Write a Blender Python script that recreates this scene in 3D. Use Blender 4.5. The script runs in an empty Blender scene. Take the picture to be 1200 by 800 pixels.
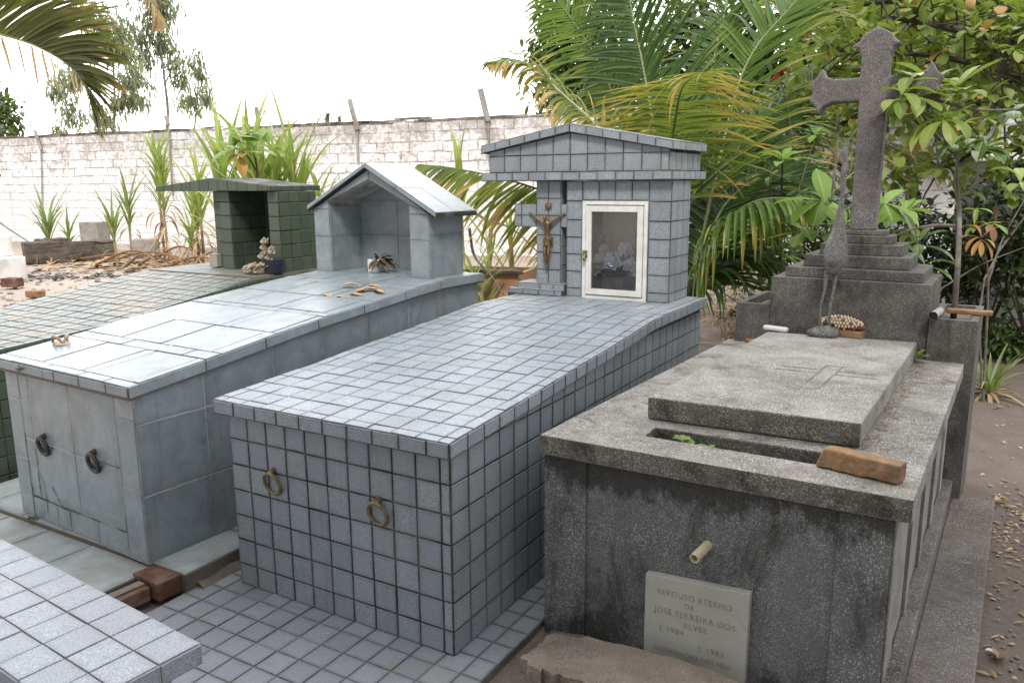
import bpy, bmesh, math, random
from mathutils import Vector as V, Matrix, noise as mnoise
R = math.radians
random.seed(7)
scene = bpy.context.scene
col = scene.collection

# ------------------------------------------------------------------ camera (surveyed from the place)
CAM = V((1.4727, -2.0983, 1.6396))
YAW, PIT, ROL, FPX = 0.5294, 0.1961, -0.0068, 935.7
cy, sy, cp, sp = math.cos(YAW), math.sin(YAW), math.cos(PIT), math.sin(PIT)
FW = V((-sy * cp, cy * cp, -sp)); RT = V((cy, sy, 0)); UP = RT.cross(FW)
RT2 = RT * math.cos(ROL) + UP * math.sin(ROL); UP2 = -RT * math.sin(ROL) + UP * math.cos(ROL)
RT, UP = RT2, UP2
cam_data = bpy.data.cameras.new('camera'); cam = bpy.data.objects.new('camera', cam_data); col.objects.link(cam)
M3 = Matrix((RT, UP, -FW)).transposed()
cam.matrix_world = Matrix.Translation(CAM) @ M3.to_4x4()
cam_data.sensor_width = 36; cam_data.lens = FPX / 1200 * 36; cam_data.clip_end = 2000; cam_data.clip_start = 0.05
scene.camera = cam

def at(x, y, d=None, z=None, Y=None):
    """survey helper: the place seen at (x, y) of the photograph at a given distance, height or Y"""
    r = FW + RT * ((x - 600) / FPX) - UP * ((y - 400) / FPX)
    if d is not None: return CAM + r * d
    if z is not None: return CAM + r * ((z - CAM.z) / r.z)
    return CAM + r * ((Y - CAM.y) / r.y)

# ------------------------------------------------------------------ materials
def newmat(name):
    m = bpy.data.materials.new(name); m.use_nodes = True
    nt = m.node_tree; bs = nt.nodes['Principled BSDF']
    return m, nt, bs
def N(nt, t, **kw):
    n = nt.nodes.new(t)
    for k, v in kw.items():
        if k.startswith('_'): setattr(n, k[1:], v)
        else: n.inputs[k.replace('__', ' ')].default_value = v
    return n
def L(nt, a, b): nt.links.new(a, b)
def ramp(nt, src, stops):
    r = nt.nodes.new('ShaderNodeValToRGB'); e = r.color_ramp.elements
    while len(e) < len(stops): e.new(0.5)
    for i, (p, c) in enumerate(stops):
        e[i].position = p; e[i].color = (*c, 1) if len(c) == 3 else c
    L(nt, src, r.inputs[0]); return r
def mix(nt, fac, a, b, mode='MIX'):
    n = nt.nodes.new('ShaderNodeMix'); n.data_type = 'RGBA'; n.blend_type = mode
    for s, v in ((n.inputs[0], fac), (n.inputs[6], a), (n.inputs[7], b)):
        if hasattr(v, 'is_linked'): L(nt, v, s)
        elif isinstance(v, (int, float)): s.default_value = v
        else: s.default_value = (*v, 1)
    return n.outputs[2]
def noise_tex(nt, scale, detail=4, rough=.6, vec=None, dist=0):
    n = N(nt, 'ShaderNodeTexNoise', Scale=scale, Detail=detail, Roughness=rough, Distortion=dist)
    if vec is not None: L(nt, vec, n.inputs['Vector'])
    return n.outputs['Fac']
def objvec(nt, scale=(1, 1, 1)):
    tc = nt.nodes.new('ShaderNodeTexCoord'); mp = nt.nodes.new('ShaderNodeMapping')
    mp.inputs['Scale'].default_value = scale; L(nt, tc.outputs['Object'], mp.inputs[0]); return mp.outputs[0]
def bump(nt, h, strength, dist, bs, base=None):
    b = nt.nodes.new('ShaderNodeBump'); b.inputs['Strength'].default_value = strength; b.inputs['Distance'].default_value = dist
    L(nt, h, b.inputs['Height']); L(nt, b.outputs[0], bs.inputs['Normal']); return b
def rnd_uv(nt):
    u = nt.nodes.new('ShaderNodeUVMap'); u.uv_map = 'rnd'
    s = nt.nodes.new('ShaderNodeSeparateXYZ'); L(nt, u.outputs[0], s.inputs[0]); return s.outputs[0], s.outputs[1]
def cell_uv(nt):
    u = nt.nodes.new('ShaderNodeUVMap'); u.uv_map = 'UVMap'
    s = nt.nodes.new('ShaderNodeSeparateXYZ'); L(nt, u.outputs[0], s.inputs[0]); return s.outputs[0], s.outputs[1]
def mth(nt, op, a, b=0.0, c=None):
    n = nt.nodes.new('ShaderNodeMath'); n.operation = op
    for i, v in enumerate((a, b, c)):
        if v is None: continue
        if hasattr(v, 'is_linked'): L(nt, v, n.inputs[i])
        else: n.inputs[i].default_value = v
    return n.outputs[0]

def tile_mat(name, c0, c1, speck=None, speck_scale=420, rough=.28, stain=None, stain_amt=.5, cloud=0, edge=.5, stain_scale=1.6):
    """glazed tile: colour differs per tile, fine speckle, dirt creeping in from the joints"""
    m, nt, bs = newmat(name); ov = objvec(nt)
    r1, r2 = rnd_uv(nt); u, v = cell_uv(nt)
    c = mix(nt, r1, c0, c1)
    if cloud:
        n = noise_tex(nt, 9, 5, .65, ov, .6)
        c = mix(nt, ramp(nt, n, [(.3, (0, 0, 0)), (.7, (1, 1, 1))]).outputs[0], c, cloud)
    if speck:
        n = noise_tex(nt, speck_scale, 2, .5, ov)
        f = ramp(nt, n, [(.42, (1, 1, 1)), (.62, (0, 0, 0))]).outputs[0]
        c = mix(nt, mth(nt, 'MULTIPLY', f, .9), c, speck)
    # dirt from the joints
    eu = mth(nt, 'MINIMUM', u, mth(nt, 'SUBTRACT', 1, u)); ev = mth(nt, 'MINIMUM', v, mth(nt, 'SUBTRACT', 1, v))
    e = mth(nt, 'MINIMUM', eu, ev)
    n2 = noise_tex(nt, 14, 5, .7, ov)
    ed = mth(nt, 'SUBTRACT', mth(nt, 'MULTIPLY', n2, .34), e)
    f = ramp(nt, ed, [(.03, (0, 0, 0)), (.22, (1, 1, 1))]).outputs[0]
    c = mix(nt, mth(nt, 'MULTIPLY', f, edge), c, (.06, .055, .04))
    nk = noise_tex(nt, 1, 5, .65, objvec(nt, (16, 16, 1.3)))
    c = mix(nt, mth(nt, 'MULTIPLY', ramp(nt, nk, [(.56, (0, 0, 0)), (.74, (1, 1, 1))]).outputs[0], .4), c, (.12, .115, .10))
    if stain:
        n3 = noise_tex(nt, stain_scale, 6, .7, ov)
        f3 = ramp(nt, n3, [(.5, (0, 0, 0)), (.72, (1, 1, 1))]).outputs[0]
        c = mix(nt, mth(nt, 'MULTIPLY', f3, stain_amt), c, stain)
    L(nt, c, bs.inputs['Base Color'])
    rr = mth(nt, 'ADD', mth(nt, 'MULTIPLY', n2, .35), rough - .12); L(nt, rr, bs.inputs['Roughness'])
    bs.inputs['Specular IOR Level'].default_value = .5
    bump(nt, noise_tex(nt, 60, 3, .6, ov), .12, .002, bs)
    return m
def rough_mat(name, c0, c1, scale=6, c2=None, s2=.5, speck=None, speck_d=260, stain=None, stain_scale=(2.2, 2.2, 1.0), stain_lo=.45, rough=.85, bmp=.5, bscale=40, bd=.006, stain_amt=.85, band=None):
    m, nt, bs = newmat(name); ov = objvec(nt)
    n = noise_tex(nt, scale, 8, .68, ov, .3)
    c = mix(nt, ramp(nt, n, [(.3, (0, 0, 0)), (.7, (1, 1, 1))]).outputs[0], c0, c1)
    if c2: 
        n2 = noise_tex(nt, s2, 6, .65, ov, .5)
        c = mix(nt, ramp(nt, n2, [(.45, (0, 0, 0)), (.68, (1, 1, 1))]).outputs[0], c, c2)
    if speck:
        vo = N(nt, 'ShaderNodeTexVoronoi', Scale=speck_d); L(nt, ov, vo.inputs['Vector'])
        sx = nt.nodes.new('ShaderNodeSeparateXYZ'); L(nt, vo.outputs['Color'], sx.inputs[0])
        f = mth(nt, 'MULTIPLY', mth(nt, 'GREATER_THAN', sx.outputs[0], .42), mth(nt, 'LESS_THAN', vo.outputs['Distance'], mth(nt, 'ADD', .22, mth(nt, 'MULTIPLY', sx.outputs[1], .3))))
        fine = ramp(nt, noise_tex(nt, speck_d * 1.7, 2, .6, ov), [(.50, (0, 0, 0)), (.60, (1, 1, 1))]).outputs[0]
        pit = ramp(nt, noise_tex(nt, speck_d * .8, 2, .6, ov), [(.34, (1, 1, 1)), (.44, (0, 0, 0))]).outputs[0]
        f = mth(nt, 'MAXIMUM', f, mth(nt, 'MULTIPLY', fine, .45))
        pn = noise_tex(nt, 6, 6, .75, ov)
        f = mth(nt, 'MULTIPLY', f, ramp(nt, pn, [(.34, (.22, .22, .22)), (.60, (.95, .95, .95))]).outputs[0])
        c = mix(nt, mth(nt, 'MULTIPLY', pit, .55), c, (.03, .028, .025))
        c = mix(nt, f, c, speck)
    if stain:
        n3 = noise_tex(nt, 1.9, 7, .72, objvec(nt, stain_scale), .4)
        f3 = ramp(nt, n3, [(stain_lo, (0, 0, 0)), (stain_lo + .16, (1, 1, 1))]).outputs[0]
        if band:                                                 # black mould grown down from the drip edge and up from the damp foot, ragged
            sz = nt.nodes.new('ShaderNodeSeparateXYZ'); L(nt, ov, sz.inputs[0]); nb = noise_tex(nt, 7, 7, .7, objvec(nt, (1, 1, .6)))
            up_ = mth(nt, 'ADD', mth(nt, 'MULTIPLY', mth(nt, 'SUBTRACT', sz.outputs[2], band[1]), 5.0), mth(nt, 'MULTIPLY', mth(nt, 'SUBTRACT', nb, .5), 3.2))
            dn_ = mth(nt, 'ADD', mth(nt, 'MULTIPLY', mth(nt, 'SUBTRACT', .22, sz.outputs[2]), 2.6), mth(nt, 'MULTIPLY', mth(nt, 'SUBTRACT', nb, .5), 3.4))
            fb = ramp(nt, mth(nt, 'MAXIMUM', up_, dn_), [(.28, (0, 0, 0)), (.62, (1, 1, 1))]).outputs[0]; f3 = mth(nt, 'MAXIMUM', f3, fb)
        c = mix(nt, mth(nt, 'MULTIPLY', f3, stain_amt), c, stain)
    L(nt, c, bs.inputs['Base Color']); bs.inputs['Roughness'].default_value = rough
    bs.inputs['Specular IOR Level'].default_value = .3
    h = mth(nt, 'ADD', noise_tex(nt, bscale, 6, .7, ov), mth(nt, 'MULTIPLY', noise_tex(nt, bscale * 6, 3, .6, ov), .4))
    bump(nt, h, bmp, bd, bs)
    return m
def leaf_mat(name, c0, c1, tip=None, tip_at=.75, trans=.35, rough=.45, mid=None, spots=None):
    """foliage: UV x runs along the leaf, rnd varies it; light passes through"""
    m, nt, bs = newmat(name)
    r1, r2 = rnd_uv(nt); u, v = cell_uv(nt)
    c = mix(nt, r1, c0, c1)
    n = noise_tex(nt, 7, 4, .6, objvec(nt))
    c = mix(nt, mth(nt, 'MULTIPLY', n, .45), c, tuple(x * .55 for x in c0))
    if spots:
        ns = noise_tex(nt, 23, 3, .6, objvec(nt))
        c = mix(nt, ramp(nt, ns, [(.6, (0, 0, 0)), (.72, (.8, .8, .8))]).outputs[0], c, spots)
    if mid:
        dm = mth(nt, 'ABSOLUTE', mth(nt, 'SUBTRACT', v, .5))
        c = mix(nt, mth(nt, 'LESS_THAN', dm, .035), c, mid)
    if tip:
        t = mth(nt, 'ADD', u, mth(nt, 'MULTIPLY', mth(nt, 'SUBTRACT', r2, .5), .7))
        c = mix(nt, ramp(nt, t, [(tip_at - .15, (0, 0, 0)), (tip_at + .15, (1, 1, 1))]).outputs[0], c, tip)
    L(nt, c, bs.inputs['Base Color']); bs.inputs['Roughness'].default_value = rough
    bs.inputs['Specular IOR Level'].default_value = .4
    tr = nt.nodes.new('ShaderNodeBsdfTranslucent'); L(nt, mix(nt, .3, c, (.42, .52, .06), 'MIX') if trans > .25 else c, tr.inputs['Color'])
    ms = nt.nodes.new('ShaderNodeMixShader'); ms.inputs[0].default_value = trans
    L(nt, bs.outputs[0], ms.inputs[1]); L(nt, tr.outputs[0], ms.inputs[2])
    L(nt, ms.outputs[0], nt.nodes['Material Output'].inputs['Surface'])
    return m
def plain(name, c, rough=.5, metal=0, var=.25, scale=20, c2=None, bmp=.15):
    m, nt, bs = newmat(name); ov = objvec(nt)
    n = noise_tex(nt, scale, 5, .65, ov)
    c = mix(nt, ramp(nt, n, [(.35, (0, 0, 0)), (.7, (1, 1, 1))]).outputs[0], c, c2 or tuple(x * (1 - var) for x in c))
    L(nt, c, bs.inputs['Base Color']); bs.inputs['Roughness'].default_value = rough; bs.inputs['Metallic'].default_value = metal
    bump(nt, n, bmp, .002, bs); return m

MT = {}
MT['grey_tile'] = tile_mat('grey_tile', (.29, .326, .357), (.40, .434, .458), speck=(.16, .184, .212), speck_scale=260, edge=.35, rough=.38, stain=(.17, .175, .165), stain_amt=.4, stain_scale=2.6)
MT['lilac_tile'] = tile_mat('lilac_tile', (.26, .277, .31), (.33, .345, .375), speck=(.14, .15, .18), speck_scale=300, edge=.3, rough=.3, stain=(.27, .24, .22), stain_amt=.4)
MT['floor_tile'] = tile_mat('floor_tile', (.28, .295, .325), (.385, .395, .42), speck=(.18, .19, .215), edge=.4, rough=.4, stain=(.21, .185, .16), stain_amt=.5, stain_scale=2.4)
MT['blue_tile'] = tile_mat('blue_tile', (.27, .31, .335), (.325, .36, .38), cloud=(.19, .225, .25), edge=.25, rough=.26, stain=(.20, .215, .20), stain_amt=.45, stain_scale=2.2)
MT['base_tile'] = tile_mat('base_tile', (.38, .42, .43), (.44, .465, .47), cloud=(.33, .355, .355), edge=.5, rough=.3, stain=(.25, .22, .16), stain_amt=.7, stain_scale=3)
MT['green_tile'] = tile_mat('green_tile', (.07, .10, .07), (.115, .15, .105), speck=(.042, .06, .044), edge=.35, rough=.3)
MT['green_top_tile'] = tile_mat('green_top_tile', (.11, .122, .11), (.17, .18, .165), edge=.5, rough=.42, stain=(.28, .20, .135), stain_amt=.8, stain_scale=1.5)
MT['grout'] = rough_mat('grout', (.02, .019, .016), (.06, .056, .047), scale=9, c2=(.15, .145, .13), s2=4, bmp=.4)
MT['pale_grout'] = rough_mat('pale_grout', (.36, .35, .32), (.52, .51, .48), scale=7, c2=(.09, .08, .07), s2=3.2, bmp=.4)
MT['floor_grout'] = rough_mat('floor_grout', (.12, .10, .08), (.19, .16, .13), scale=9, bmp=.4)
MT['terrazzo_top'] = rough_mat('terrazzo_top', (.095, .082, .066), (.22, .198, .168), scale=4, c2=(.31, .29, .258), s2=2.0, speck=(.56, .54, .51), speck_d=190, stain=(.045, .04, .033), stain_lo=.53, stain_scale=(3, 3, 3), bmp=.55)
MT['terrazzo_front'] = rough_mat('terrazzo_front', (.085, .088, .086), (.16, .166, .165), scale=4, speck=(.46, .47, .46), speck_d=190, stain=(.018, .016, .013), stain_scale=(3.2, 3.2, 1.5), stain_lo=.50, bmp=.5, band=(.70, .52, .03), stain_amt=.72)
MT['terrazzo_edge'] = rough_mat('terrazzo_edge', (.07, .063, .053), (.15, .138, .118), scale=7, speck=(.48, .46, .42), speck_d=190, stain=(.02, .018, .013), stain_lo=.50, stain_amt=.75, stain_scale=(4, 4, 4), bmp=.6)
MT['side_concrete'] = rough_mat('side_concrete', (.20, .19, .18), (.32, .31, .30), scale=6, c2=(.13, .12, .11), s2=3, stain=(.07, .06, .055), stain_lo=.56, stain_scale=(2, 2, .8), speck=(.42, .41, .40), speck_d=260)
MT['terrazzo_lid'] = rough_mat('terrazzo_lid', (.11, .10, .086), (.225, .208, .183), scale=4, c2=(.31, .292, .265), s2=2.4, speck=(.60, .58, .55), speck_d=190, stain=(.06, .053, .044), stain_lo=.56, stain_scale=(3, 3, 3), bmp=.55, stain_amt=.7)
MT['wet_soil'] = rough_mat('wet_soil', (.03, .025, .02), (.07, .06, .05), scale=14, bmp=.8)
MT['terrazzo_dark'] = rough_mat('terrazzo_dark', (.05, .046, .043), (.105, .098, .09), scale=6, speck=(.28, .27, .25), speck_d=230, stain=(.026, .023, .02), stain_lo=.52, bmp=.5)
MT['cross_stone'] = rough_mat('cross_stone', (.074, .068, .064), (.148, .137, .13), scale=9, speck=(.34, .30, .30), speck_d=210, bmp=.8)
MT['rough_concrete'] = rough_mat('rough_concrete', (.22, .17, .135), (.34, .275, .225), scale=7, c2=(.13, .10, .08), s2=3, speck=(.42, .37, .33), speck_d=260, bmp=1, bd=.014)
MT['ledge_concrete'] = rough_mat('ledge_concrete', (.095, .08, .068), (.165, .145, .128), scale=5, c2=(.06, .05, .043), s2=1.6, speck=(.32, .29, .27), speck_d=150, bmp=.6)
MT['plaque'] = rough_mat('plaque', (.38, .37, .33), (.48, .47, .425), scale=4, stain=(.17, .14, .095), stain_scale=(3, 3, 5), stain_lo=.58, rough=.5, bmp=.15, stain_amt=.4)
MT['letter'] = rough_mat('letter', (.13, .12, .10), (.40, .385, .335), scale=34, rough=.7, bmp=.2)
MT['pvc'] = plain('pvc', (.62, .53, .38), .45, 0, .2, 30)
MT['hole'] = plain('hole', (.012, .011, .010), .9)
MT['brass'] = plain('brass', (.30, .25, .13), .5, .75, .5, 60, bmp=.6)
MT['old_bronze'] = plain('old_bronze', (.10, .092, .08), .55, .5, .5, 60, bmp=.6)
MT['bronze'] = plain('bronze', (.30, .20, .10), .4, .75, .5, 40, (.12, .08, .045), bmp=.4)
MT['white_paint'] = plain('white_paint', (.74, .75, .73), .4, 0, .2, 14, (.58, .57, .52))
MT['rust'] = rough_mat('rust', (.085, .036, .024), (.15, .07, .047), scale=12, c2=(.23, .16, .12), s2=5, bmp=.8)
MT['brick'] = rough_mat('brick', (.22, .115, .055), (.34, .20, .105), scale=14, c2=(.13, .09, .06), s2=9, bmp=.8)
MT['terracotta'] = rough_mat('terracotta', (.40, .22, .13), (.48, .28, .18), scale=5, c2=(.30, .19, .13), s2=2, bmp=.3)
MT['timber'] = rough_mat('timber', (.085, .07, .055), (.16, .135, .11), scale=10, c2=(.05, .04, .035), s2=4, bmp=.8)
MT['block'] = rough_mat('block', (.30, .285, .26), (.40, .38, .35), scale=6, c2=(.18, .16, .13), s2=3, bmp=.7)
MT['whitewash'] = rough_mat('whitewash', (.70, .69, .66), (.80, .79, .77), scale=5, c2=(.45, .42, .37), s2=1.5, stain=(.22, .18, .15), stain_lo=.62, bmp=.5)
MT['bark'] = rough_mat('bark', (.13, .115, .095), (.24, .22, .19), scale=22, c2=(.07, .06, .05), s2=6, bmp=.9)
MT['dark_bark'] = rough_mat('dark_bark', (.05, .042, .034), (.11, .095, .075), scale=22, bmp=.9)
MT['mossy_wall'] = rough_mat('mossy_wall', (.10, .098, .088), (.20, .195, .18), scale=2, c2=(.05, .065, .035), s2=1.1, stain=(.04, .038, .033), stain_lo=.5, bmp=.6)
MT['plastic_white'] = plain('plastic_white', (.66, .68, .66), .35, 0, .12, 8)
MT['dark_pot'] = plain('dark_pot', (.028, .035, .055), .3, 0, .3)
MT['heron_cement'] = rough_mat('heron_cement', (.06, .057, .054), (.15, .145, .138), scale=22, c2=(.22, .215, .205), s2=11, stain=(.03, .028, .026), stain_lo=.55, stain_scale=(6, 6, 4), speck=(.40, .39, .37), speck_d=260, bmp=1, bscale=70, bd=.008)
MT['shell'] = plain('shell', (.60, .52, .40), .4, 0, .45, 60, (.36, .25, .15))
MT['shell_body'] = plain('shell_body', (.14, .06, .035), .7, 0, .4, 40)
MT['sandal_sole'] = plain('sandal_sole', (.50, .40, .29), .7, 0, .25)
MT['sandal_strap'] = plain('sandal_strap', (.36, .24, .15), .6, 0, .3)
MT['chip'] = plain('chip', (.52, .34, .17), .7, 0, .35, 25)
m, nt, bs = newmat('glass'); bs.inputs['Base Color'].default_value = (.9, .93, .92, 1); bs.inputs['Roughness'].default_value = .06
tp = nt.nodes.new('ShaderNodeBsdfTransparent'); ms = nt.nodes.new('ShaderNodeMixShader')
dn = noise_tex(nt, 5, 4, .6, objvec(nt)); ff = mth(nt, 'ADD', mth(nt, 'MULTIPLY', dn, .08), .0)
gl = nt.nodes.new('ShaderNodeBsdfGlossy'); gl.inputs['Roughness'].default_value = .05
df = nt.nodes.new('ShaderNodeBsdfDiffuse'); df.inputs['Color'].default_value = (.5, .5, .47, 1)
ms2 = nt.nodes.new('ShaderNodeMixShader'); fr = nt.nodes.new('ShaderNodeFresnel'); fr.inputs[0].default_value = 1.5
L(nt, ff, ms.inputs[0]); L(nt, tp.outputs[0], ms.inputs[1]); L(nt, df.outputs[0], ms.inputs[2])
L(nt, fr.outputs[0], ms2.inputs[0]); L(nt, ms.outputs[0], ms2.inputs[1]); L(nt, gl.outputs[0], ms2.inputs[2])
L(nt, ms2.outputs[0], nt.nodes['Material Output'].inputs['Surface']); MT['glass'] = m

# the painted block wall: courses of rough blocks under whitewash
m, nt, bs = newmat('painted_blocks')
uvn = nt.nodes.new('ShaderNodeUVMap'); uvn.uv_map = 'UVMap'
nv = N(nt, 'ShaderNodeTexNoise', Scale=2.2, Detail=5, Roughness=.6); L(nt, uvn.outputs[0], nv.inputs['Vector'])
va = nt.nodes.new('ShaderNodeVectorMath'); va.operation = 'MULTIPLY_ADD'; va.inputs[1].default_value = (.14, .10, 0)
L(nt, nv.outputs['Color'], va.inputs[0]); L(nt, uvn.outputs[0], va.inputs[2])
br = nt.nodes.new('ShaderNodeTexBrick'); br.inputs['Scale'].default_value = 1; br.inputs['Brick Width'].default_value = .42
br.inputs['Row Height'].default_value = .215; br.inputs['Mortar Size'].default_value = .016; br.inputs['Mortar Smooth'].default_value = .35
L(nt, va.outputs[0], br.inputs['Vector'])
wn = noise_tex(nt, 1.3, 8, .72, uvn.outputs[0]); wn2 = noise_tex(nt, 9, 6, .7, uvn.outputs[0])
white = mix(nt, wn2, (.90, .89, .90), (.81, .79, .80))
bare = mix(nt, wn2, (.31, .27, .245), (.46, .42, .395))
su = nt.nodes.new('ShaderNodeSeparateXYZ'); L(nt, uvn.outputs[0], su.inputs[0])
hi = ramp(nt, mth(nt, 'MULTIPLY', su.outputs[1], 1 / 3.2), [(.35, (0, 0, 0)), (.98, (.16, .16, .16))]).outputs[0]
worn = ramp(nt, mth(nt, 'ADD', mth(nt, 'ADD', mth(nt, 'MULTIPLY', wn, .55), mth(nt, 'MULTIPLY', wn2, .45)), hi), [(.575, (0, 0, 0)), (.68, (1, 1, 1))]).outputs[0]
c = mix(nt, mth(nt, 'MULTIPLY', worn, .85), white, bare)
jn = ramp(nt, noise_tex(nt, 3.5, 5, .7, uvn.outputs[0]), [(.42, (.0, .0, .0)), (.60, (.95, .95, .95))]).outputs[0]
jh = ramp(nt, mth(nt, 'MULTIPLY', su.outputs[1], 1 / 3.2), [(.2, (.1, .1, .1)), (.55, (1, 1, 1))]).outputs[0]
c = mix(nt, mth(nt, 'MULTIPLY', mth(nt, 'MULTIPLY', br.outputs['Fac'], jn), jh), c, (.26, .22, .20))
L(nt, c, bs.inputs['Base Color']); bs.inputs['Roughness'].default_value = .9
bump(nt, mth(nt, 'SUBTRACT', wn2, mth(nt, 'MULTIPLY', br.outputs['Fac'], 1.4)), .7, .03, bs); MT['painted_blocks'] = m

MT['coping'] = rough_mat('coping', (.16, .12, .10), (.30, .25, .22), scale=3, c2=(.42, .39, .36), s2=1.2, bmp=.6)
# earth
m, nt, bs = newmat('earth'); ov = objvec(nt)
n1 = noise_tex(nt, .35, 8, .65, ov); n2 = noise_tex(nt, 3.5, 8, .7, ov, .4); n3 = noise_tex(nt, 60, 4, .7, ov)
c = mix(nt, ramp(nt, n1, [(.36, (0, 0, 0)), (.62, (1, 1, 1))]).outputs[0], (.22, .165, .135), (.36, .29, .25))
c = mix(nt, ramp(nt, n2, [(.42, (0, 0, 0)), (.68, (.8, .8, .8))]).outputs[0], c, (.13, .10, .085))
c = mix(nt, mth(nt, 'MULTIPLY', ramp(nt, n3, [(.45, (0, 0, 0)), (.65, (1, 1, 1))]).outputs[0], .35), c, (.42, .36, .31))
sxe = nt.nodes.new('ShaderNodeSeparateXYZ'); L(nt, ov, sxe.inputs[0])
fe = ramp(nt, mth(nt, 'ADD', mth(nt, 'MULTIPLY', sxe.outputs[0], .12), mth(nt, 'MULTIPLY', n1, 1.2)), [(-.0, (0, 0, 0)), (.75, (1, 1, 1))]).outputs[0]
c = mix(nt, fe, mix(nt, .4, c, (.52, .43, .37)), mix(nt, .72, c, (.092, .076, .066)))  # sunlight to the left, tree shade to the right, painted into the soil colour
L(nt, c, bs.inputs['Base Color']); bs.inputs['Roughness'].default_value = .95; bs.inputs['Specular IOR Level'].default_value = .2
bump(nt, mth(nt, 'ADD', n2, mth(nt, 'MULTIPLY', n3, .3)), .8, .03, bs); MT['earth'] = m

# foliage
MT['palm_dark'] = leaf_mat('palm_dark', (.020, .062, .010), (.045, .108, .018), tip=(.20, .24, .06), tip_at=1.05, trans=.3, rough=.35)
MT['palm_green'] = leaf_mat('palm_green', (.06, .135, .014), (.12, .20, .028), tip=(.34, .31, .08), tip_at=.95, trans=.38, rough=.38)
MT['palm_yellow'] = leaf_mat('palm_yellow', (.11, .165, .022), (.21, .245, .04), tip=(.52, .34, .11), tip_at=.72, trans=.38, rough=.45)
MT['palm_dry'] = leaf_mat('palm_dry', (.42, .30, .14), (.50, .36, .17), tip=(.36, .24, .12), tip_at=.8, trans=.25, rough=.7)
MT['palm_near'] = leaf_mat('palm_near', (.075, .09, .022), (.12, .12, .03), tip=(.26, .14, .05), tip_at=.95, trans=.3, rough=.45)
MT['rachis'] = plain('rachis', (.20, .21, .07), .5, 0, .3, 20)
MT['rachis_pale'] = plain('rachis_pale', (.48, .46, .36), .5, 0, .3, 20)
MT['almond'] = leaf_mat('almond', (.145, .225, .035), (.31, .375, .08), tip=(.30, .28, .06), tip_at=1.25, trans=.35, mid=(.30, .33, .12), spots=(.24, .22, .06))
MT['almond_deep'] = leaf_mat('almond_deep', (.055, .105, .025), (.10, .17, .04), trans=.28, mid=(.24, .28, .12), spots=(.07, .07, .03), rough=.35)
MT['almond_red'] = leaf_mat('almond_red', (.42, .20, .06), (.50, .30, .10), trans=.3, spots=(.25, .12, .05))
MT['bright_leaf'] = leaf_mat('bright_leaf', (.17, .30, .045), (.25, .38, .07), trans=.42, mid=(.36, .44, .16))
MT['bush'] = leaf_mat('bush', (.035, .065, .02), (.08, .12, .035), trans=.25)
MT['cane'] = leaf_mat('cane', (.21, .31, .06), (.36, .44, .12), tip=(.45, .40, .16), tip_at=1.1, trans=.4, mid=(.4, .45, .22))
MT['cane_dark'] = leaf_mat('cane_dark', (.15, .23, .07), (.25, .32, .11), tip=(.40, .36, .18), tip_at=1.1, trans=.35)
MT['dry_leaf'] = leaf_mat('dry_leaf', (.36, .25, .13), (.52, .40, .24), trans=.2, rough=.7)
MT['dry_brown'] = leaf_mat('dry_brown', (.20, .11, .06), (.34, .20, .10), trans=.15, rough=.7)
MT['eucalypt'] = leaf_mat('eucalypt', (.24, .28, .18), (.34, .37, .26), trans=.4)
MT['mango'] = leaf_mat('mango', (.05, .095, .025), (.10, .155, .045), trans=.28)
MT['petal_blue'] = leaf_mat('petal_blue', (.62, .76, .90), (.78, .86, .93), trans=.2, rough=.6)
MT['petal_pale'] = leaf_mat('petal_pale', (.52, .56, .52), (.66, .68, .63), trans=.2, rough=.6)
MT['petal_deep'] = leaf_mat('petal_deep', (.08, .15, .30), (.14, .22, .36), trans=.2, rough=.6)
MT['petal_dry'] = leaf_mat('petal_dry', (.40, .33, .25), (.55, .47, .38), trans=.2, rough=.7)
MT['petal_dark'] = leaf_mat('petal_dark', (.10, .07, .05), (.20, .14, .10), trans=.1, rough=.8)
MT['flower_red'] = leaf_mat('flower_red', (.55, .05, .05), (.6, .09, .06), trans=.3)
MT['fruit'] = plain('fruit', (.50, .32, .12), .5)

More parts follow.
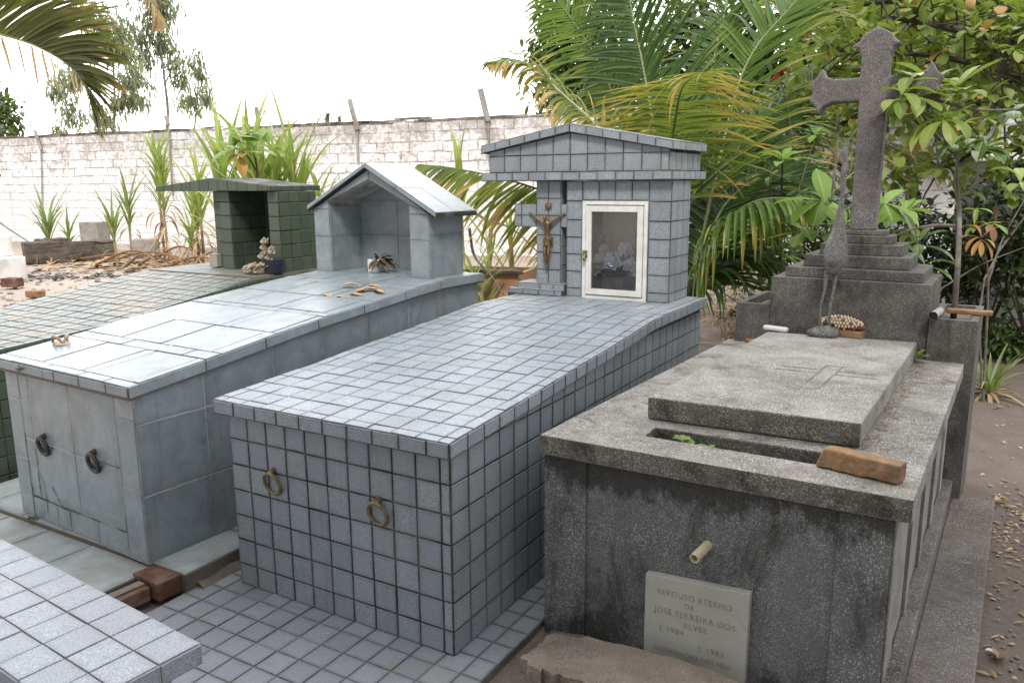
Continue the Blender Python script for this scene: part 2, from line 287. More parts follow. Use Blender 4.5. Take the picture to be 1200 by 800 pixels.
# ------------------------------------------------------------------ mesh builder
class MB:
    def __init__(s, weld=False): s.v = []; s.f = []; s.uv = []; s.rn = []; s.m = []; s.sm = []; s.weld = weld; s.d = {}
    def vert(s, p):
        if s.weld:
            k = (round(p[0], 5), round(p[1], 5), round(p[2], 5))
            if k in s.d: return s.d[k]
            s.d[k] = len(s.v)
        s.v.append((p[0], p[1], p[2])); return len(s.v) - 1
    def face(s, pts, uv=None, rn=(.5, .5), m=0, sm=False):
        s.f.append([s.vert(p) for p in pts])
        s.uv.append(uv or [(0, 0), (1, 0), (1, 1), (0, 1)][:len(pts)] if len(pts) <= 4 else [(0, 0)] * len(pts))
        s.rn.append(rn); s.m.append(m); s.sm.append(sm)
    def box(s, x0, x1, y0, y1, z0, z1, m=0, fn=lambda p: p):
        P = [fn(V(q)) for q in ((x0, y0, z0), (x1, y0, z0), (x1, y1, z0), (x0, y1, z0), (x0, y0, z1), (x1, y0, z1), (x1, y1, z1), (x0, y1, z1))]
        for q in ((0, 1, 5, 4), (1, 2, 6, 5), (2, 3, 7, 6), (3, 0, 4, 7), (4, 5, 6, 7), (3, 2, 1, 0)): s.face([P[i] for i in q], m=m)
    def prism(s, poly, a0, a1, axis='y', m=0):
        """closed polygon (u, w) extruded along an axis from a0 to a1"""
        def p(u, w, a): return V((u, a, w)) if axis == 'y' else V((a, u, w)) if axis == 'x' else V((u, w, a))
        n = len(poly)
        s.face([p(u, w, a0) for u, w in poly], m=m); s.face([p(u, w, a1) for u, w in reversed(poly)], m=m)
        for i in range(n):
            u, w = poly[i]; u2, w2 = poly[(i + 1) % n]
            s.face([p(u, w, a0), p(u, w, a1), p(u2, w2, a1), p(u2, w2, a0)], m=m)
    def tube(s, pts, rad, n=8, m=0, cap=True, wob=0):
        pts = [V(p) for p in pts]; rings = []
        if not hasattr(rad, '__len__'): rad = [rad] * len(pts)
        a = None
        for i, p in enumerate(pts):
            t = (pts[min(i + 1, len(pts) - 1)] - pts[max(i - 1, 0)]).normalized()
            if a is None: a = t.cross(V((0, 0, 1)) if abs(t.z) < .9 else V((1, 0, 0))).normalized()
            a = (a - t * a.dot(t)).normalized(); b = t.cross(a)
            rings.append([p + (a * math.cos(2 * math.pi * k / n) + b * math.sin(2 * math.pi * k / n)) * rad[i] * (1 + wob * (random.random() - .5)) for k in range(n)])
        for i in range(len(rings) - 1):
            for k in range(n):
                k2 = (k + 1) % n
                s.face([rings[i][k], rings[i][k2], rings[i + 1][k2], rings[i + 1][k]], m=m, sm=True)
        if cap: s.face(rings[0][::-1], m=m); s.face(rings[-1], m=m)
    def torus(s, c, nrm, R0, r, n=28, k=10, m=0, squash=1):
        nrm = V(nrm).normalized(); a = nrm.cross(V((0, 0, 1))).normalized(); b = nrm.cross(a)
        g = [[V(c) + (a * math.cos(t) + b * math.sin(t) * squash) * (R0 + r * math.cos(q)) + nrm * r * math.sin(q)
              for q in [2 * math.pi * j / k for j in range(k)]] for t in [2 * math.pi * i / n for i in range(n)]]
        for i in range(n):
            for j in range(k):
                s.face([g[i][j], g[(i + 1) % n][j], g[(i + 1) % n][(j + 1) % k], g[i][(j + 1) % k]], m=m, sm=True)
    def ball(s, c, r, n=8, m=0, sc=(1, 1, 1)):
        c = V(c); g = []
        for i in range(n + 1):
            th = math.pi * i / n
            g.append([c + V((math.sin(th) * math.cos(2 * math.pi * k / (2 * n)) * sc[0], math.sin(th) * math.sin(2 * math.pi * k / (2 * n)) * sc[1], math.cos(th) * sc[2])) * r for k in range(2 * n)])
        for i in range(n):
            for k in range(2 * n):
                k2 = (k + 1) % (2 * n)
                if i == 0: s.face([g[0][0], g[1][k], g[1][k2]], m=m, sm=True)
                elif i == n - 1: s.face([g[i][k], g[n][0], g[i][k2]], m=m, sm=True)
                else: s.face([g[i][k], g[i + 1][k], g[i + 1][k2], g[i][k2]], m=m, sm=True)
    def tile4(s, p, gap=.005, th=.004, m=1, tilt=.0007):
        """one ceramic tile laid over the quad p (counter-clockwise from outside), with an eased edge"""
        p = [V(q) for q in p]; c = sum(p, V()) / 4
        nrm = (p[1] - p[0]).cross(p[3] - p[0]); 
        if nrm.length < 1e-9: nrm = (p[2] - p[1]).cross(p[3] - p[2])
        nrm.normalize()
        w = max((p[1] - p[0]).length, (p[2] - p[3]).length); h = max((p[3] - p[0]).length, (p[2] - p[1]).length)
        if w < gap * 2 or h < gap * 2: return
        gx = gap / 2 * (1 + .5 * (random.random() - .5)); gy = gap / 2 * (1 + .5 * (random.random() - .5))
        def bl(u, v): return (p[0] * (1 - u) + p[1] * u) * (1 - v) + (p[3] * (1 - u) + p[2] * u) * v
        def quad(gx, gy): 
            u, v = gx / w, gy / h; return [bl(u, v), bl(1 - u, v), bl(1 - u, 1 - v), bl(u, 1 - v)]
        jx, jy = random.uniform(-1, 1) * .0006, random.uniform(-1, 1) * .0006
        o = (p[1] - p[0]).normalized() * jx + (p[3] - p[0]).normalized() * jy
        dz = [random.uniform(-tilt, tilt) for _ in range(4)]; base = random.uniform(-tilt, tilt)
        lo = [q + o - nrm * .003 for q in quad(gx, gy)]; md = [q + o + nrm * (th - .0012 + dz[i] + base) for i, q in enumerate(quad(gx, gy))]
        hi = [q + o + nrm * (th + dz[i] + base) for i, q in enumerate(quad(gx + .0013, gy + .0013))]
        rn = (random.random(), random.random()); E = [(0, 0), (1, 0), (1, 1), (0, 1)]
        s.face(hi, E, rn, m)
        for i in range(4):
            j = (i + 1) % 4
            s.face([md[i], md[j], hi[j], hi[i]], [E[i], E[j], E[j], E[i]], rn, m)
            s.face([lo[i], lo[j], md[j], md[i]], [E[i], E[j], E[j], E[i]], rn, m)
    def grid_tiles(s, fn, us, vs, **kw):
        for i in range(len(us) - 1):
            for j in range(len(vs) - 1):
                s.tile4([fn(us[i], vs[j]), fn(us[i + 1], vs[j]), fn(us[i + 1], vs[j + 1]), fn(us[i], vs[j + 1])], **kw)
    def strip(s, pts, wid, side, m=0, fold=0, rn=None):
        """leaf blade through pts; wid per point; side = blade direction; fold lifts the edges"""
        rn = rn or (random.random(), random.random()); n = len(pts); rows = []
        for i, p in enumerate(pts):
            t = (pts[min(i + 1, n - 1)] - pts[max(i - 1, 0)]).normalized()
            sd = side - t * side.dot(t)
            sd = sd.normalized() if sd.length > 1e-4 else t.orthogonal().normalized()
            up = sd.cross(t)
            rows.append((p - sd * wid[i] / 2 + up * fold * wid[i], p, p + sd * wid[i] / 2 + up * fold * wid[i]))
        for i in range(n - 1):
            u0, u1 = i / (n - 1), (i + 1) / (n - 1); a, b = rows[i], rows[i + 1]
            if fold:
                s.face([a[0], a[1], b[1], b[0]], [(u0, 0), (u0, .5), (u1, .5), (u1, 0)], rn, m, True)
                s.face([a[1], a[2], b[2], b[1]], [(u0, .5), (u0, 1), (u1, 1), (u1, .5)], rn, m, True)
            else: s.face([a[0], a[2], b[2], b[0]], [(u0, 0), (u0, 1), (u1, 1), (u1, 0)], rn, m, True)
    def blade(s, base, d, length, width, droop=.3, n=6, m=0, fold=.12, shape='strap', side=None, rn=None, curl=0):
        d = V(d).normalized(); side = V(side) if side is not None else d.cross(V((0, 0, 1)))
        if side.length < 1e-3: side = V((1, 0, 0))
        side.normalize(); pts = []; wid = []; p = V(base); st = length / n; dd = d.copy()
        for i in range(n + 1):
            t = i / n; pts.append(p.copy())
            if shape == 'strap': w = min(1, .45 + 2.2 * t) * (1 - t ** 2.2)
            elif shape == 'obovate': w = math.sin(math.pi * min(1, t ** 1.35)) ** .75 if 0 < t < 1 else .05
            elif shape == 'oval': w = math.sin(math.pi * t) ** .8 if 0 < t < 1 else .05
            else: w = (1 - t ** 3) * min(1, .5 + 3 * t)
            wid.append(max(width * w, width * .04))
            dd = (dd + V((0, 0, -1)) * droop * (.5 + t) / n * 1.4 + side * curl / n).normalized(); p = p + dd * st
        s.strip(pts, wid, side, m, fold, rn)
    def build(s, name, mats, parent=None, loc=None, bevel=0, rot=None):
        me = bpy.data.meshes.new(name); me.from_pydata(s.v, [], s.f)
        a = me.uv_layers.new(name='UVMap'); b = me.uv_layers.new(name='rnd')
        fa, fb = [], []
        for uv, rn in zip(s.uv, s.rn):
            for q in uv: fa.extend(q); fb.extend(rn)
        a.data.foreach_set('uv', fa); b.data.foreach_set('uv', fb)
        me.polygons.foreach_set('material_index', s.m); me.polygons.foreach_set('use_smooth', s.sm)
        for q in (mats if isinstance(mats, (list, tuple)) else [mats]): me.materials.append(MT[q])
        me.update()
        o = bpy.data.objects.new(name, me); col.objects.link(o)
        if parent is not None: o.parent = parent
        if loc is not None: o.location = loc
        if rot is not None: o.rotation_euler = rot
        if bevel:
            md = o.modifiers.new('soft_edges', 'BEVEL'); md.width = bevel; md.segments = 2; md.limit_method = 'ANGLE'; md.angle_limit = R(40)
        return o
def empty(name, label, cat, loc=(0, 0, 0), rz=0, group=None):
    o = bpy.data.objects.new(name, None); col.objects.link(o); o.location = loc; o.rotation_euler = (0, 0, rz); o.empty_display_size = .1
    return tag(o, label, cat, group)
def tag(o, label, cat, group=None):
    o['label'] = label; o['category'] = cat
    if group: o['group'] = group
    return o
def structure(o): o['kind'] = 'structure'; return o
def stuff(o, label, cat): o['kind'] = 'stuff'; return tag(o, label, cat)
def rng(a, b, step):
    r = [a]; x = a
    while x + step * 1.15 < b: x += step; r.append(x)
    return r + [b]
def lerp_prof(prof):
    def f(y):
        if y <= prof[0][0]: return prof[0][1]
        for (a, b), (c, d) in zip(prof, prof[1:]):
            if y <= c: return b + (d - b) * (y - a) / (c - a)
        return prof[-1][1]
    return f
def rough_edges(o, strength=.01, size=.12, sub=2, simple=True):
    if sub:
        q = o.modifiers.new('sub', 'SUBSURF'); q.levels = q.render_levels = sub; q.subdivision_type = 'SIMPLE' if simple else 'CATMULL_CLARK'
    t = bpy.data.textures.new('lumps', 'CLOUDS'); t.noise_scale = size; t.noise_depth = 3
    d = o.modifiers.new('lumps', 'DISPLACE'); d.texture = t; d.strength = strength; d.mid_level = .5; d.texture_coords = 'LOCAL'

# ================================================================== SETTING
g = MB()
XS = [-400, -160, -80, -45] + [-32 + i * .8 for i in range(58)] + [18, 30, 70, 160, 400]; YS = [-60, -20, -8] + [-4 + i * .7 for i in range(30)] + [20, 28, 45, 90, 200, 500]
def gz(x, y):
    if -3.0 < x < 2.2 and -3 < y < 4.3: return -.032
    k = mnoise.noise(V((x * .5, y * .5, 0))) * .05 + mnoise.noise(V((x * 1.7, y * 1.7, 3))) * .025
    return -.03 + (k if -40 < x < 20 and -6 < y < 20 else 0) + .1 * max(0, min(1, (y - 7) / 5)) * (1 if x < 0 else .5)
for i in range(len(XS) - 1):
    for j in range(len(YS) - 1):
        q = [(XS[i], YS[j]), (XS[i + 1], YS[j]), (XS[i + 1], YS[j + 1]), (XS[i], YS[j + 1])]
        g.face([(x, y, gz(x, y)) for x, y in q], sm=True)
g.weld = True
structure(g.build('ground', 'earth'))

# small-tile floor around the middle tomb
f = MB(); f.box(-1.215, .16, -1.9, 2.85, -.10, -.004)
f.grid_tiles(lambda u, v: V((u, v, -.004)), [-1.215 + (i * .1075 if i else 0) for i in range(13)] + [.16], rng(-1.9, 2.85, .1075), gap=.005, th=.004, tilt=.0012)
structure(f.build('tile_floor', ['floor_grout', 'floor_tile']))
# raised base of large tiles under the blue-grey tomb
f = MB(); f.box(-2.95, -1.212, -.17, 2.4, -.1, .074); f.box(-3.2, -1.40, -1.9, -.172, -.1, .055)
f.grid_tiles(lambda u, v: V((u, v, .074)), [-2.95, -2.72, -2.4, -2.07, -1.74, -1.44, -1.208], [-.172, .22, .61, .98, 1.36, 1.75, 2.1, 2.4], gap=.006, th=.007)
f.grid_tiles(lambda u, v: V((u, v, .055)), [-3.2, -2.83, -2.5, -2.17, -1.84, -1.40], [-1.9, -1.6, -1.25, -.9, -.54, -.172], gap=.006, th=.005)
structure(f.build('raised_tile_floor', ['floor_grout', 'base_tile']))

# ================================================================== MIDDLE TOMB (small grey tiles)
W = 1.08
zp = lerp_prof([(-.05, .80), (.23, .817), (.56, .835), (.79, .853), (1.03, .868), (1.26, .882), (1.5, .899), (1.7, .915), (1.84, .925), (1.98, .929), (2.8, .924)])
T = .055
tomb = empty('tiled_tomb', 'tomb clad in small square grey tiles with a glass-doored tiled shrine at its head', 'tomb', (-.54, 1.3, 0))
def under(o, p):  # keep world coordinates while parenting to an Empty
    o.parent = p; o.matrix_parent_inverse = (Matrix.Translation(p.location) @ p.rotation_euler.to_matrix().to_4x4()).inverted(); return o
zj = [0, .093, .202, .310, .419, .528, .637, .744]
xj = [-W + .104 * i for i in range(11)] + [0]
yj = rng(0, 2.75, .106)
b = MB()
for y0, y1 in zip(yj, yj[1:]):                                   # grout core follows the rising lid
    pass
prof = [(0, 0), (2.75, 0)] + [(y, zp(y) - T - .001) for y in (2.75, 1.98, 1.84, 1.5, 1.03, .56, 0)]
b.prism([(u, w) for u, w in prof], -W, 0, 'x')
b.grid_tiles(lambda u, v: V((u, 0, v)), xj, zj, gap=.0078)
for sx, X in ((1, 0), (-1, -W)):
    for y0, y1 in zip(yj, yj[1:]):
        rows = [(a, c, a, c) for a, c in zip(zj, zj[1:])]
        t0, t1 = zp(y0) - T, zp(y1) - T
        if min(t0, t1) - .744 > .108: rows += [(.744, .85, .744, .85), (.85, t0, .85, t1)]
        elif max(t0, t1) - .744 > .012: rows += [(.744, t0, .744, t1)]
        for a, c, a2, c2 in rows:
            q = [V((X, y0, a)), V((X, y1, a2)), V((X, y1, c2)), V((X, y0, c))]
            b.tile4(q if sx > 0 else [q[1], q[0], q[3], q[2]], gap=.0078)
b.grid_tiles(lambda u, v: V((-u, 2.75, v)), rng(0, W, .106), zj + [.87], gap=.0065)
under(b.build('body', ['grout', 'grey_tile']), tomb)
s_ = MB(); x0, x1 = -W - .03, .03
sprof = [(y, zp(y) - .0005) for y in (-.045, .23, .56, .79, 1.03, 1.26, 1.5, 1.7, 1.84, 1.98, 2.78)]
s_.prism(sprof + [(y, z - T) for y, z in reversed(sprof)], x0, x1, 'x')
sy_ = [-.045, 0.0] + rng(.105, 2.78, .1055)
sx_ = [x0 + .05 + .1055 * i for i in range(11)]
sx_ = [x0, x0 + .05] + [x0 + .05 + .1055 * i for i in range(1, 10)] + [x1 - .048, x1]
s_.grid_tiles(lambda u, v: V((u, v, zp(v))), sx_, sy_, gap=.0048, tilt=.0012)
s_.grid_tiles(lambda u, v: V((u, -.045, zp(-.045) - T + v)), rng(x0, x1, .1165), [0, T + .002], gap=.0075)
for X, sgn in ((x1, 1), (x0, -1)):
    ys = rng(-.045, 2.78, .1055)
    for a, c in zip(ys, ys[1:]):
        q = [V((X, a, zp(a) - T)), V((X, c, zp(c) - T)), V((X, c, zp(c) + .002)), V((X, a, zp(a) + .002))]
        s_.tile4(q if sgn > 0 else [q[1], q[0], q[3], q[2]], gap=.0075)
under(s_.build('slab', ['grout', 'grey_tile']), tomb)
def ring_handle(parent, x, z, mat, fn, rr=.041, rt=.007):
    r_ = MB(); r_.torus(fn(x, -.018, z), fn(0, -1, 0, True) + V((0, 0, -.25)), rr, rt, squash=1.12)
    h = r_.build('ring_handle', mat); under(h, parent)
    k = MB(); k.tube([fn(x, .004, z + rr + .012), fn(x, -.022, z + rr + .010)], [.014, .010], 10); k.tube([fn(x - .012, -.017, z + rr + .006), fn(x + .012, -.017, z + rr + .006)], .009, 8)
    o = k.build('mount', mat); o.parent = h; o.matrix_parent_inverse = h.matrix_parent_inverse.copy() if False else Matrix()
    return h
idf = lambda x, y, z, d=False: V((x, y, z))
ring_handle(tomb, -.838, .489, 'brass', idf); ring_handle(tomb, -.31, .475, 'brass', idf)

# shrine walls with niche
zs = .929
H = MB(weld=False)
hx0, hx1, hy0, hy1, hz0, hz1 = -.775, -.098, 2.433, 2.765, zs, 1.648
dx0, dx1, dz0, dz1 = -.662, -.238, .93, 1.527
H.box(hx0, dx0, hy0, hy1, hz0, hz1); H.box(dx1, hx1, hy0, hy1, hz0, hz1)
H.box(dx0, dx1, hy0, hy1, dz1, hz1); H.box(dx0, dx1, hy1 - .035, hy1, hz0, dz1, m=2)
H.box(dx0, dx1, hy0 + .02, hy1 - .035, hz0, hz0 + .008, m=2)
zr = [hz0, .985, 1.09, 1.197, 1.303, 1.41, 1.525, hz1]
H.grid_tiles(lambda u, v: V((u, hy0, v)), [hx0, dx0 - .004], zr, gap=.006)
H.grid_tiles(lambda u, v: V((u, hy0, v)), [dx1 + .004, hx1], zr, gap=.006)
H.grid_tiles(lambda u, v: V((u, hy0, v)), [dx0 - .004, -.555, -.449, -.343, dx1 + .004], [dz1 + .004, hz1], gap=.006)
H.grid_tiles(lambda u, v: V((hx1, u, v)), [hy0, 2.535, 2.635, 2.735, hy1], zr, gap=.006)
H.grid_tiles(lambda u, v: V((hx0, -u, v)), [-hy1, -2.65, -2.54, -hy0], zr, gap=.006)
under(H.build('shrine_wall', ['grout', 'grey_tile', 'whitewash']), tomb)
# canopy
K = MB(); cx0, cx1, cy0, cy1 = -1.373, -.083, 2.385, 3.02
K.box(cx0, cx1, cy0, cy1, 1.650, 1.702)
K.box(cx0 + .045, cx1 - .03, cy0 + .03, cy1 - .03, 1.702, 1.806)
def gab(x): return 1.822 + (.116 * (1 - abs(x + .737) / .64))
K.prism([(cx0 + .045, 1.806), (cx1 - .03, 1.806), (cx1 - .03, gab(cx1 - .03)), (-.737, gab(-.737)), (cx0 + .045, gab(cx0 + .045))], cy0 + .03, cy1 - .03)
rt_ = .048
K.prism([(cx0, gab(cx0)), (-.737, gab(-.737)), (cx1, gab(cx1)), (cx1, gab(cx1) + rt_), (-.737, gab(-.737) + rt_), (cx0, gab(cx0) + rt_)], cy0, cy1)
fx = rng(cx0, cx1, .1175)
K.grid_tiles(lambda u, v: V((u, cy0, v)), fx, [1.650, 1.702], gap=.006)
K.grid_tiles(lambda u, v: V((cx1, u, v)), rng(cy0, cy1, .105), [1.650, 1.702], gap=.006)
K.grid_tiles(lambda u, v: V((cx1 - .03, u, v)), rng(cy0 + .03, cy1 - .03, .105), [1.702, 1.81], gap=.006)
px = rng(cx0 + .045, cx1 - .03, .1165)
K.grid_tiles(lambda u, v: V((u, cy0 + .03, v)), px, [1.702, 1.806], gap=.006)
for a, c in zip(px, px[1:]):
    K.tile4([V((a, cy0 + .03, 1.806)), V((c, cy0 + .03, 1.806)), V((c, cy0 + .03, gab(c))), V((a, cy0 + .03, gab(a)))], gap=.006)
rx_ = sorted(set([round(q, 4) for q in rng(cx0, -.737, .108)] + [round(q, 4) for q in rng(-.737, cx1, .11)]))
for a, c in zip(rx_, rx_[1:]):
    K.tile4([V((a, cy0, gab(a))), V((c, cy0, gab(c))), V((c, cy0, gab(c) + rt_)), V((a, cy0, gab(a) + rt_))], gap=.006)
    for y0, y1 in zip(rng(cy0, cy1, .107), rng(cy0, cy1, .107)[1:]):
        K.tile4([V((a, y0, gab(a) + rt_)), V((c, y0, gab(c) + rt_)), V((c, y1, gab(c) + rt_)), V((a, y1, gab(a) + rt_))], gap=.006)
for y0, y1 in zip(rng(cy0, cy1, .107), rng(cy0, cy1, .107)[1:]):
    K.tile4([V((cx1, y0, gab(cx1))), V((cx1, y1, gab(cx1))), V((cx1, y1, gab(cx1) + rt_)), V((cx1, y0, gab(cx1) + rt_))], gap=.006)
under(K.build('shrine_canopy', ['grout', 'grey_tile']), tomb)
# tiled cross under the canopy
X = MB(); ky0, ky1 = 2.445, 2.56
X.box(-.996, -.822, ky0, ky1, 1.0, 1.649); X.box(-1.157, -.997, ky0, ky1, 1.36, 1.507); X.box(-.821, -.777, ky0, ky1, 1.36, 1.507)
X.grid_tiles(lambda u, v: V((u, ky0, v)), [-.996, -.909, -.822], [1.0, 1.09, 1.2, 1.31, 1.433, 1.54, 1.649], gap=.005)
X.grid_tiles(lambda u, v: V((u, ky0, v)), [-1.157, -1.105, -.997], [1.36, 1.433, 1.507], gap=.005)
X.grid_tiles(lambda u, v: V((u, ky0, v)), [-.821, -.777], [1.36, 1.433, 1.507], gap=.005)
X.grid_tiles(lambda u, v: V((-.822, u, v)), [ky0, ky1], [1.0, 1.12, 1.24, 1.36], gap=.005)
X.grid_tiles(lambda u, v: V((-.822, u, v)), [ky0, ky1], [1.507, 1.649], gap=.005)
xo = under(X.build('shrine_cross', ['grout', 'grey_tile']), tomb)
X = MB(); X.box(-1.172, -.779, 2.375, 2.64, zs - .02, .965); X.box(-1.125, -.781, 2.415, 2.60, .965, 1.0)
X.grid_tiles(lambda u, v: V((u, 2.375, v)), [-1.172, -1.06, -.945, -.83, -.779], [zs + .003, .965], gap=.005)
X.grid_tiles(lambda u, v: V((u, 2.415, v)), [-1.125, -.955, -.86, -.781], [.965, 1.0], gap=.005)
X.grid_tiles(lambda u, v: V((u, v, .965)), [-1.172, -1.06, -.945, -.83, -.779], [2.375, 2.415], gap=.004)
X.grid_tiles(lambda u, v: V((u, v, 1.0)), [-1.125, -1.04, -.955, -.86, -.781], [2.415, 2.6], gap=.004)
under(X.build('shrine_cross_base', ['grout', 'grey_tile']), tomb)
# glazed door
D = MB(); y = hy0 - .012
for a in ((dx0, dx0 + .022, dz0 - .002, dz1), (dx1 - .022, dx1, dz0 - .002, dz1), (dx0 + .022, dx1 - .022, dz1 - .022, dz1), (dx0 + .022, dx1 - .022, dz0 - .002, dz0 + .02)):
    D.box(a[0], a[1], y, hy0 + .03, a[2], a[3])
door = under(D.build('shrine_door', 'white_paint', bevel=.002), tomb)
D = MB(); ax0, ax1, az0, az1, e = dx0 + .028, dx1 - .026, dz0 + .026, dz1 - .028, .035; y = hy0 - .020
for a in ((ax0, ax0 + e, az0, az1), (ax1 - e, ax1, az0, az1), (ax0 + e, ax1 - e, az1 - e, az1), (ax0 + e, ax1 - e, az0, az0 + e)):
    D.box(a[0], a[1], y, hy0 + .01, a[2], a[3])
o = D.build('sash', 'white_paint', bevel=.002); o.parent = door
D = MB(); D.box(ax0 + e - .003, ax1 - e + .003, hy0 - .008, hy0 - .004, az0 + e - .003, az1 - e + .003)
o = D.build('pane', 'glass'); o.parent = door
D = MB(); D.box(ax0 - .018, ax0 + .012, y - .008, y - .001, 1.185, 1.225); D.tube([(ax0 - .004, y - .008, 1.20), (ax0 - .004, y - .018, 1.18), (ax0 - .004, y - .012, 1.165)], .006, 8); D.ball((ax0 - .004, y - .012, 1.172), .012, 6)
o = D.build('latch', 'brass'); o.parent = door
# crucified figure: one continuous body grown from a skeleton
def skinned(name, joints, edges, mat, parent=None, levels=2):
    me = bpy.data.meshes.new(name); me.from_pydata([j[0] for j in joints], edges, [])
    o = bpy.data.objects.new(name, me); col.objects.link(o); me.materials.append(MT[mat])
    sk = o.modifiers.new('skin', 'SKIN'); sk.use_smooth_shade = True; sk.branch_smoothing = .3
    for i, j in enumerate(joints):
        r_ = j[1]; me.skin_vertices[0].data[i].radius = (r_, r_) if not hasattr(r_, '__len__') else r_
    me.skin_vertices[0].data[0].use_root = True
    sb = o.modifiers.new('smooth', 'SUBSURF'); sb.levels = sb.render_levels = levels
    if parent is not None: under(o, parent)
    return o
cx, cyf = -.909, ky0 - .018
J = [((cx, cyf, 1.285), (.023, .016)), ((cx - .002, cyf - .004, 1.325), (.019, .014)), ((cx, cyf - .008, 1.365), (.025, .016)), ((cx, cyf - .008, 1.388), (.018, .012)),
     ((cx - .003, cyf - .013, 1.402), .009), ((cx - .009, cyf - .020, 1.420), (.0135, .015)), ((cx - .010, cyf - .021, 1.437), (.011, .012)),
     ((cx - .035, cyf - .006, 1.392), .0105), ((cx - .075, cyf - .006, 1.418), .0085), ((cx - .118, cyf + .002, 1.443), .0065), ((cx - .132, cyf + .004, 1.452), .007),
     ((cx + .035, cyf - .006, 1.392), .0105), ((cx + .072, cyf - .006, 1.418), .0085), ((cx + .112, cyf + .002, 1.443), .0065), ((cx + .126, cyf + .004, 1.452), .007),
     ((cx - .012, cyf - .006, 1.255), .0155), ((cx - .010, cyf - .020, 1.195), .0115), ((cx - .002, cyf - .006, 1.125), .008), ((cx + .001, cyf - .012, 1.098), .006),
     ((cx + .013, cyf - .004, 1.255), .0155), ((cx + .014, cyf - .017, 1.195), .0115), ((cx + .006, cyf - .001, 1.128), .008), ((cx + .002, cyf - .006, 1.102), .006)]
Ed = [(0, 1), (1, 2), (2, 3), (3, 4), (4, 5), (5, 6), (3, 7), (7, 8), (8, 9), (9, 10), (3, 11), (11, 12), (12, 13), (13, 14), (0, 15), (15, 16), (16, 17), (17, 18), (0, 19), (19, 20), (20, 21), (21, 22)]
fig = skinned('crucifix_figure', J, Ed, 'bronze', tomb)
c_ = MB(); c_.tube([(cx - .032, cyf + .002, 1.285), (cx + .03, cyf - .002, 1.29), (cx + .04, cyf, 1.25)], [.006, .012, .003], 8); c_.tube([(cx, cyf - .004, 1.29), (cx, cyf - .006, 1.245)], [.026, .024], 10)
o = c_.build('loincloth', 'bronze'); o.parent = fig
c_ = MB(); c_.box(cx - .02, cx + .022, ky0 - .012, ky0 - .006, 1.475, 1.51); c_.ball((cx, ky0 - .010, 1.492), .02, 6, sc=(1, .3, .9))
o = c_.build('title_plate', 'bronze'); o.parent = fig

# flowers behind the glass
def bloom(mb, c, r, m=0, n=16, nrm=V((0, -1, .3))):
    nrm = nrm.normalized(); a = nrm.orthogonal().normalized(); b_ = nrm.cross(a)
    for k in range(n):
        t = k * 2.399; tl = .35 + .65 * k / n
        d = (a * math.cos(t) + b_ * math.sin(t)) * tl + nrm * (1.15 - tl)
        mb.blade(V(c) + nrm * .0, d, r * (.55 + .45 * tl), r * .75, droop=.15, n=4, m=m, fold=-.12, shape='oval', side=nrm.cross(d))
fl = empty('artificial_bouquet', 'pale blue and white artificial flowers in a dark pot behind the glass door', 'bouquet', (-.45, 2.54, zs + .01)); fl_shift = V((0, -.03, 0))
q = MB(); q.tube([(-.45, 2.55, .94), (-.45, 2.55, .96), (-.45, 2.55, 1.07)], [.07, .075, .10], 14); under(q.build('pot', 'dark_pot'), fl)
for c, r, mt in (((-.47, 2.50, 1.155), .075, 'petal_blue'), ((-.36, 2.51, 1.14), .06, 'petal_blue'), ((-.56, 2.51, 1.15), .07, 'petal_pale'), ((-.40, 2.53, 1.225), .065, 'petal_blue'),
                 ((-.54, 2.53, 1.22), .05, 'petal_pale'), ((-.33, 2.54, 1.20), .045, 'petal_deep'), ((-.57, 2.55, 1.29), .04, 'petal_deep'), ((-.31, 2.52, 1.10), .05, 'petal_pale'), ((-.595, 2.5, 1.10), .05, 'petal_pale')):
    q = MB(); bloom(q, V(c) + fl_shift, r); under(q.build('bloom', mt), fl)
q = MB()
for k in range(60):
    a = random.uniform(0, 6.28); q.blade((-.45 + math.cos(a) * .05, 2.55 + math.sin(a) * .03, 1.07), (math.cos(a), math.sin(a) * .5 - .2, random.uniform(.3, 1.6)), random.uniform(.08, .2), .025, .5, 4, shape='oval')
under(q.build('leaves', 'bush'), fl)
sg = MB()
for k in range(14): sg.blade((-.36 + random.uniform(-.01, .01), 2.58, 1.08), (random.uniform(-.1, .3), -.1, 1), random.uniform(.2, .32), .02, .1, 4, shape='oval')
for k in range(9): sg.ball((-.34 + random.uniform(-.03, .04), 2.57, random.uniform(1.25, 1.42)), .013, 5)
tag(sg.build('dry_flower_sprig', 'dry_leaf'), 'tall ochre dried sprig standing behind the blue flowers in the glazed niche', 'dried flowers')

# ================================================================== BLUE-GREY TOMB (large tiles)
LO = V((-1.418, -.187, 0)); LY = -.0493
lt = empty('large_tile_tomb', 'tomb clad in large mottled blue-grey tiles with dark ring handles and open gabled shrine', 'tomb', LO, LY)
def lput(mb, name, mats, parent=lt, **k): o = mb.build(name, mats, **k); o.parent = parent; return o
def lw(x, y, z): return LO + V((math.cos(LY) * x - math.sin(LY) * y, math.sin(LY) * x + math.cos(LY) * y, z))
zl = lerp_prof([(-.03, .852), (.43, .905), (.89, .968), (1.4, 1.015), (1.8, 1.053), (2.05, 1.068), (2.44, 1.066)])
LW = 1.037; TL = .048
b = MB(); ys = [0, .4, .9, 1.4, 1.8, 2.05, 2.40]
b.prism([(0, .075), (2.40, .075)] + [(y, zl(y) - TL - .001) for y in reversed(ys)], -LW, 0, 'x')
xs = [-LW, -.915, -.835, -.49, -.135, 0]; zz = [.078, .188, .475, zl(0) - TL]
